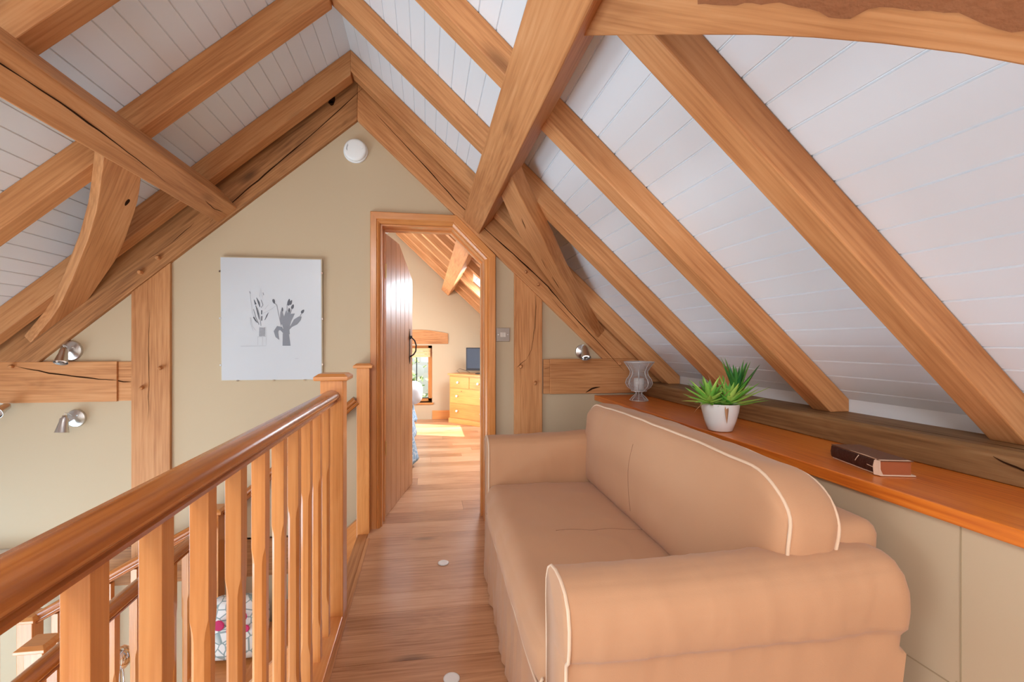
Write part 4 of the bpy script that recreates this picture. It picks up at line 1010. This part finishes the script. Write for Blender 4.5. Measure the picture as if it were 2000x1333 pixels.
# ---------------------------------------------------------------- potted succulent
pc = V((1.262, 1.772, .866)); pp = empty('potted_succulent', pc); tag(pp, 'spiky green succulent in a white ceramic pot on the shelf', 'potted plant')
MB().lathe([(.001, 0.001), (.044, .001), (.050, .004), (.063, .045), (.073, .085), (.0775, .117), (.078, .119), (.075, .119), (.073, .112), (.060, .06), (.001, .058)], c=pc, n=56).build('pot', M['ceramic'], pp, smooth=True, angle=50)
MB().lathe([(.069, .095), (.05, .103), (.001, .106)], c=pc, n=24).build('soil', M['soil'], pp, smooth=True)
def leaf(mb, p0, d_, L_, wd, droop, tint, up=V((0, 0, 1))):
    d_ = d_.normalized(); s_ = d_.cross(up); s_ = s_.normalized() if s_.length > .05 else V((1, 0, 0)); nn = s_.cross(d_)
    rings = []; K = 9; p = V(p0); dd_ = d_.copy(); att = []
    for i in range(K + 1):
        t_ = i / K; w_ = wd * (min(1, .55 + t_ * 2) if t_ < .25 else (1 - (t_ - .25) / .75) ** .85) + .0003; th = w_ * .34
        rings.append([p + s_ * w_ + nn * th * .7, p + nn * -th * .2, p - s_ * w_ + nn * th * .7, p - s_ * w_ * .6 - nn * th, p + s_ * w_ * .6 - nn * th])
        att += [max(0, min(1, tint + .25 * (.4 - t_) + .05 * math.sin(i)))] * 5
        dd_ = (dd_ + V((0, 0, -1)) * droop / K).normalized(); nn = s_.cross(dd_); p = p + dd_ * (L_ / K)
    mb.loft(rings, att=att)
r_ = random.Random(12)
# three rosettes: left, right front, tall back right
A2 = V((math.cos(-.14), math.sin(-.14), 0))       # image-right direction
B2 = V((-A2.y, A2.x, 0)) * -1                     # towards the camera (roughly)
for (c_, nlv, base_t, Lr, elev, nm) in ((V((0, 0, .128)) - A2 * .045, 50, .72, (.095, .150), (0.0, 1.2), 0), (V((0, 0, .120)) + A2 * .035 + B2 * .01, 44, .70, (.10, .165), (.16, 1.15), 1), (V((0, 0, .160)) + A2 * .085 - B2 * .02, 19, .25, (.10, .165), (.95, 1.45), 2)):
    mb = MB()
    for k in range(nlv):
        az = 2.399 * k + r_.uniform(-.25, .25); t_ = k / nlv; el = elev[0] + (elev[1] - elev[0]) * t_ + r_.uniform(-.12, .12)
        d_ = A2 * math.cos(az) * math.cos(el) + B2 * math.sin(az) * math.cos(el) + V((0, 0, math.sin(el)))
        L_ = r_.uniform(*Lr) * (1.0 - .25 * t_ if nm < 2 else 1)
        if nm == 0 and d_.dot(A2) > .3: L_ *= .7
        if nm == 1 and d_.dot(A2) < -.3: L_ *= .6
        if nm == 1 and d_.dot(A2) > .6 and el < .6: L_ *= 1.15
        leaf(mb, pc + c_ + V((0, 0, .022 * t_ - .012)) + d_ * .006, d_, L_, r_.uniform(.0095, .0145), r_.uniform(-.15, .22) if el < .8 else 0.05, max(0, min(1, base_t + r_.uniform(-.3, .25))))
    mb.build('leaf_rosette', M['leaf'], pp, smooth=True, attname='tint', angle=60)
mb = MB(); leaf(mb, pc + V((0, 0, .118)) + B2 * .074 - A2 * .012, V((0, 0, -1)) + B2 * .06, .075, .008, 0, .5, up=B2)
for a, b_, e_, L_ in ((-.3, .2, 1.2, .14), (.2, -.2, 1.1, .15), (-1, .5, .1, .10), (1, .6, .9, .08), (.1, .5, 1.0, .09)):
    leaf(mb, pc + V((0, 0, .12)) + A2 * a * .05, A2 * a + B2 * b_ + V((0, 0, e_)), L_, .0032, .9, .5)
mb.build('withered_leaf', M['dry'], pp, smooth=True, attname='tint')

# ---------------------------------------------------------------- old book
bk0 = V((1.285, 1.103, .8665)); a_ = math.atan2(1.289 - 1.103, 1.328 - 1.285)
book = empty('old_book', bk0, a_); tag(book, 'worn antique leather book with torn spine lying on the shelf', 'book'); BW_ = world_of(book)
def BP(u, v, z): return BW_ @ V((u, v, z))
def bbox_(name, u0, u1, v0, v1, z0, z1, mat, bevel=.0, wob=0):
    q = [BP(u0, v0, z0), BP(u1, v0, z0), BP(u1, v1, z0), BP(u0, v1, z0)]
    return MB().prism(q, (0, 0, z1 - z0)).build(name, mat, book, bevel=bevel)
Lb, Wb = .200, .088     # u along spine, v across (negative = towards the wall plate)
bbox_('page_block', .004, Lb - .004, -Wb + .004, -.003, .003, .041, M['page'])
bbox_('back_cover', 0, Lb, -Wb - .006, 0, 0, .003, M['torn'])
bbox_('front_cover', -.001, Lb + .006, -Wb, .001, .041, .0445, M['leather'], .001)
mb = MB()
rings = []
for k in range(24):
    u = .012 + (Lb - .012) * k / 23; bu = .002 * noise.noise(V((u * 60, 0, 0)))
    rings.append([BP(u, -.003, .002), BP(u, .004 + bu, .006), BP(u, .0065 + bu, .022), BP(u, .004 + bu, .040), BP(u, -.003, .043)])
mb.loft(rings); mb.build('spine', M['spine'], book, smooth=True, angle=40)
mb = MB(); mb.prism([BP(-.002, -.006, .002), BP(.013, .003, .002), BP(.015, .007, .02), BP(.011, .005, .046)], (0, 0, .001))
mb.prism([BP(-.001, .0, .001), BP(.013, .0075, .001), BP(.016, .0078, .024), BP(.012, .0065, .043), BP(-.001, .001, .044)], V(BP(0, .0015, 0)) - V(BP(0, 0, 0)))
mb.prism([BP(-.002, -.08, .0445), BP(-.002, .001, .0445), BP(.008, .0, .0445), BP(.004, -.05, .0445), BP(.006, -.078, .0445)], (0, 0, .0008))
mb.prism([BP(.01, .001, .0443), BP(.12, .001, .0443), BP(.06, -.004, .0443)], (0, 0, .0008))
mb.tube([BP(.075, .006, .041), BP(.078, .0085, .034), BP(.085, .008, .026), BP(.088, .0075, .022)], .0012, n=5)
mb.tube([BP(.016, .0078, .021), BP(.028, .008, .022), BP(.04, .0078, .023)], .0009, n=5)
mb.build('torn_edge', M['torn'], book)

# ---------------------------------------------------------------- bedroom: chest, television, bed, window
c0 = V((.362, 6.93, 0)); c1 = V((.80, 6.45, 0)); ca = math.atan2(c1.y - c0.y, c1.x - c0.x)
# front face runs c0->c1; body extends behind it
CL = .84; chst = empty('chest_of_drawers', c0, ca); CW = world_of(chst); tag(chst, 'honey pine chest of drawers standing across the bedroom corner', 'chest of drawers')
CD = .34
def CB(a, b_): return (a, b_)
def cbox(name, a, b_, mat, parent=None, bevel=.003):
    mb = MB().box(a, b_, mtx=CW); return mb.build(name, M[mat] if isinstance(mat, str) else mat, parent or chst, fr=CW @ frame(((a[0] + b_[0]) / 2, (a[1] + b_[1]) / 2, a[2]), (1, 0, 0)), bevel=bevel)
cbox('carcass', (0, .0, .06), (CL, CD, .735), 'pine'); cbox('plinth', (-.012, -.012, 0), (CL + .012, CD, .07), 'pine'); cbox('chest_top', (-.02, -.025, .735), (CL + .02, CD + .01, .76), 'pine')
for a0, a1, z0, z1 in ((.025, .41, .545, .715), (.43, .815, .545, .715), (.025, .815, .315, .53), (.025, .815, .09, .30)):
    dr = cbox('drawer', (a0, -.008, z0), (a1, .01, z1), 'pine')
    kn = [(a0 + a1) / 2] if a1 - a0 < .6 else [a0 + .15 if True else 0, a1 - .15]
    if a1 - a0 < .6: kn = [a0 + .17]
    for k_ in kn:
        MB().lathe([(.008, 0), (.008, .01), (.019, .018), (.017, .03), (.001, .032)], n=8, mtx=CW @ Matrix.Translation((k_, -.008, (z0 + z1) / 2)) @ Matrix.Rotation(PI / 2, 4, 'X')).build('knob', M['glassknob'], dr)
MB().lathe([(.007, 0), (.007, .002), (.001, .002)], n=10, mtx=CW @ Matrix.Translation((.26, -.009, .50)) @ Matrix.Rotation(PI / 2, 4, 'X')).build('keyhole', M['black'], chst)
tv = empty('television', CW @ V((.42, .18, .761)), ca + .45); TW = world_of(tv); tag(tv, 'small black flat-screen television on the pine chest', 'television')
MB().box((-.18, -.02, .05), (.42, .03, .40), mtx=TW).build('casing', M['tv'], tv, bevel=.006)
MB().box((-.16, -.0225, .085), (.40, -.019, .385), mtx=TW).build('screen', M['screen'], tv)
MB().box((-.02, -.07, .0), (.26, .08, .012), mtx=TW).build('stand', M['tv'], tv, bevel=.004); MB().box((.09, -.01, .01), (.15, .02, .07), mtx=TW).build('stand_neck', M['tv'], tv)
cb = MB().tube([CW @ V(p) for p in ((.10, .12, .765), (.06, .10, .80), (.10, .12, .83), (.17, .2, .80), (.2, .25, .765))], .003).build('television_cable', M['black'], tv)
# window
wn = struct(empty('window_1', (-.2, YF + .1, bz0)))
yy = YF + .16
lbox('window_frame', (.035, yy, bz0), (bx1, yy + .06, bz1), M['joinery'], wn, along='z'); lbox('window_frame', (bx0, yy, bz0), (bx0 + .06, yy + .06, bz1), M['joinery'], wn, along='z')
lbox('window_frame', (bx0, yy, bz0), (bx1, yy + .06, bz0 + .05), M['joinery'], wn); lbox('window_frame', (bx0, yy, bz1 - .05), (bx1, yy + .06, bz1), M['joinery'], wn)
MB().box((bx0 + .05, yy + .03, bz0 + .04), (.04, yy + .035, bz1 - .04)).build('pane', M['glass'], wn)
MB().box((-.16, yy + .024, bz0 + .04), (-.145, yy + .04, bz1 - .2)).build('glazing_bar', M['black'], wn)
MB().box((bx0 + .05, yy - .004, bz0 + .05), (.04, yy + .004, bz0 + .062)).build('casement_stay', M['black'], wn)
lbox('window_sill', (bx0, YF - .02, bz0 - .03), (bx1 + .02, yy, bz0), M['joinery'], wn)
mb = MB()
for k in range(3): mb.box((bx0 + .03, yy - .05 - .006 * k, bz1 - .04 - .05 * (k + 1)), (.07, yy - .035 - .006 * k, bz1 - .045 - .05 * k))
mb.build('roman_blind', M['blind'], wn)
mb = MB(); n_ = 14; pts = []
for k in range(n_ + 1):
    x = -.62 + .975 * k / n_; pts.append((x, YF - .012, 1.385 + .06 * math.sin(PI * k / n_)))
mb.prism([(p[0], p[1], p[2]) for p in pts] + [(.355, YF - .012, 1.215), (-.62, YF - .012, 1.215)], (0, .1, 0))
tag(mb.build('lintel', M['oak'], fr=frame((-.1, YF, 1.2), (1, 0, 0)), bevel=.004), 'short cambered oak lintel over the bedroom window', 'lintel')
for x, z in ((.06, 1.255), (.26, 1.26)): pass
# garden outside
hg = MB(); rr = random.Random(5)
for k in range(900):
    p = V((rr.uniform(-2.5, 1.6), YF + 2.2 + rr.uniform(0, 1.2), rr.uniform(-.6, 2.0))); a = V((rr.uniform(-1, 1), rr.uniform(-1, 1), rr.uniform(-1, 1))).normalized() * .1; b_ = a.orthogonal().normalized() * .05
    hg.add([p - a, p + b_, p + a, p - b_], [(0, 1, 2, 3)])
o = hg.build('garden_shrub', M['garden'], fixn=False); tag(o, 'sunlit green shrub outside the bedroom window', 'shrub')
# bed
bed = empty('bed', (-.75, 5.2, 0)); tag(bed, 'bed with blue patterned quilt and white linen, corner showing past the open door', 'bed')
def bedbox(name, a, b_, r, mat, amp=.01, n=(20, 20, 8)):
    h = [(b_[i] - a[i]) / 2 for i in range(3)]; c_ = V([(b_[i] + a[i]) / 2 for i in range(3)]); vs, fs = rbox(h, r, n)
    return MB().add([c_ + p + V((noise.noise(p * 6 + V((0, 0, 1))), noise.noise(p * 6), noise.noise(p * 5 + V((3, 0, 0))))) * amp for p in vs], fs).build(name, M[mat], bed, smooth=True)
bedbox('mattress', (-2.2, 4.45, .30), (-.19, 5.85, .52), .06, 'sheet', .006)
MB().box((-2.18, 4.48, .02), (-.24, 5.82, .30)).build('bed_base', M['sheet'], bed)
# quilt falling over the end corner
mb = MB(); NU, NV = 40, 46; vs = []; fs = []
for i in range(NU + 1):
    for j in range(NV + 1):
        x_ = -2.0 + 1.82 * i / NU; s_ = j / NV
        # j runs from far side over the top and down the near side
        L_ = s_ * 2.1; 
        if L_ < .28: q = V((x_, 5.88, .30 + L_))
        elif L_ < 1.70: q = V((x_, 5.88 - (L_ - .28), .56 + .01 * math.sin(L_ * 5)))
        else: q = V((x_, 4.44, .56 - (L_ - 1.70)))
        vs.append(q + V((.01, .012, .01)) * noise.noise(q * 5))
for i in range(NU):
    for j in range(NV): a = i * (NV + 1) + j; fs.append((a, a + 1, a + NV + 2, a + NV + 1))
n0 = len(vs)
# end drape facing the camera side
for i in range(25):
    for j in range(19):
        yy_ = 4.38 + 1.5 * i / 24; dz = .52 * j / 18; fold = .035 * math.sin(yy_ * 14) * (j / 18) + .05 * (j / 18) * (1 if i < 4 else .3)
        vs.append(V((-.18 + fold + .03 * (j / 18), yy_, .565 - dz * (.75 + .25 * math.sin(yy_ * 3 + 1)))))
for i in range(24):
    for j in range(18): a = n0 + i * 19 + j; fs.append((a, a + 1, a + 20, a + 19))
o = mb.add(vs, fs).build('quilt', M['quilt'], bed, smooth=True, fixn=False)
sol = o.modifiers.new('thick', 'SOLIDIFY'); sol.thickness = .012
vs, fs = rbox((.16, .30, .12), .10, 12); MB().add([V((-.20, 5.45, .64)) + p for p in vs], fs).build('folded_linen', M['sheet'], bed, smooth=True)
# roof windows: the bedroom one, and an added unseen one behind the camera
def roofwin(name, d, n, s0, s1, y0, y1):
    f_ = MB(); P = lambda s_, h, y_: RID + d * s_ + n * h + V((0, y_, 0))
    for a0, a1, b0, b1 in ((s0, s0 + .05, y0, y1), (s1 - .05, s1, y0, y1), (s0, s1, y0, y0 + .05), (s0, s1, y1 - .05, y1)):
        f_.prism([P(a0, 0.0, b0), P(a1, 0.0, b0), P(a1, .09, b0), P(a0, .09, b0)], (0, b1 - b0, 0))
    o_ = struct(f_.build(name, M['boards']))
    g_ = MB().prism([P(s0, .075, y0), P(s1, .075, y0), P(s1, .08, y0), P(s0, .08, y0)], (0, y1 - y0, 0)).build('pane', M['glass'], o_)
roofwin('window_5', dR, nR, SK0, SK1, SKY0, SKY1); roofwin('window_6_added', dL, nL, LK0, LK1, LKY0, LKY1)
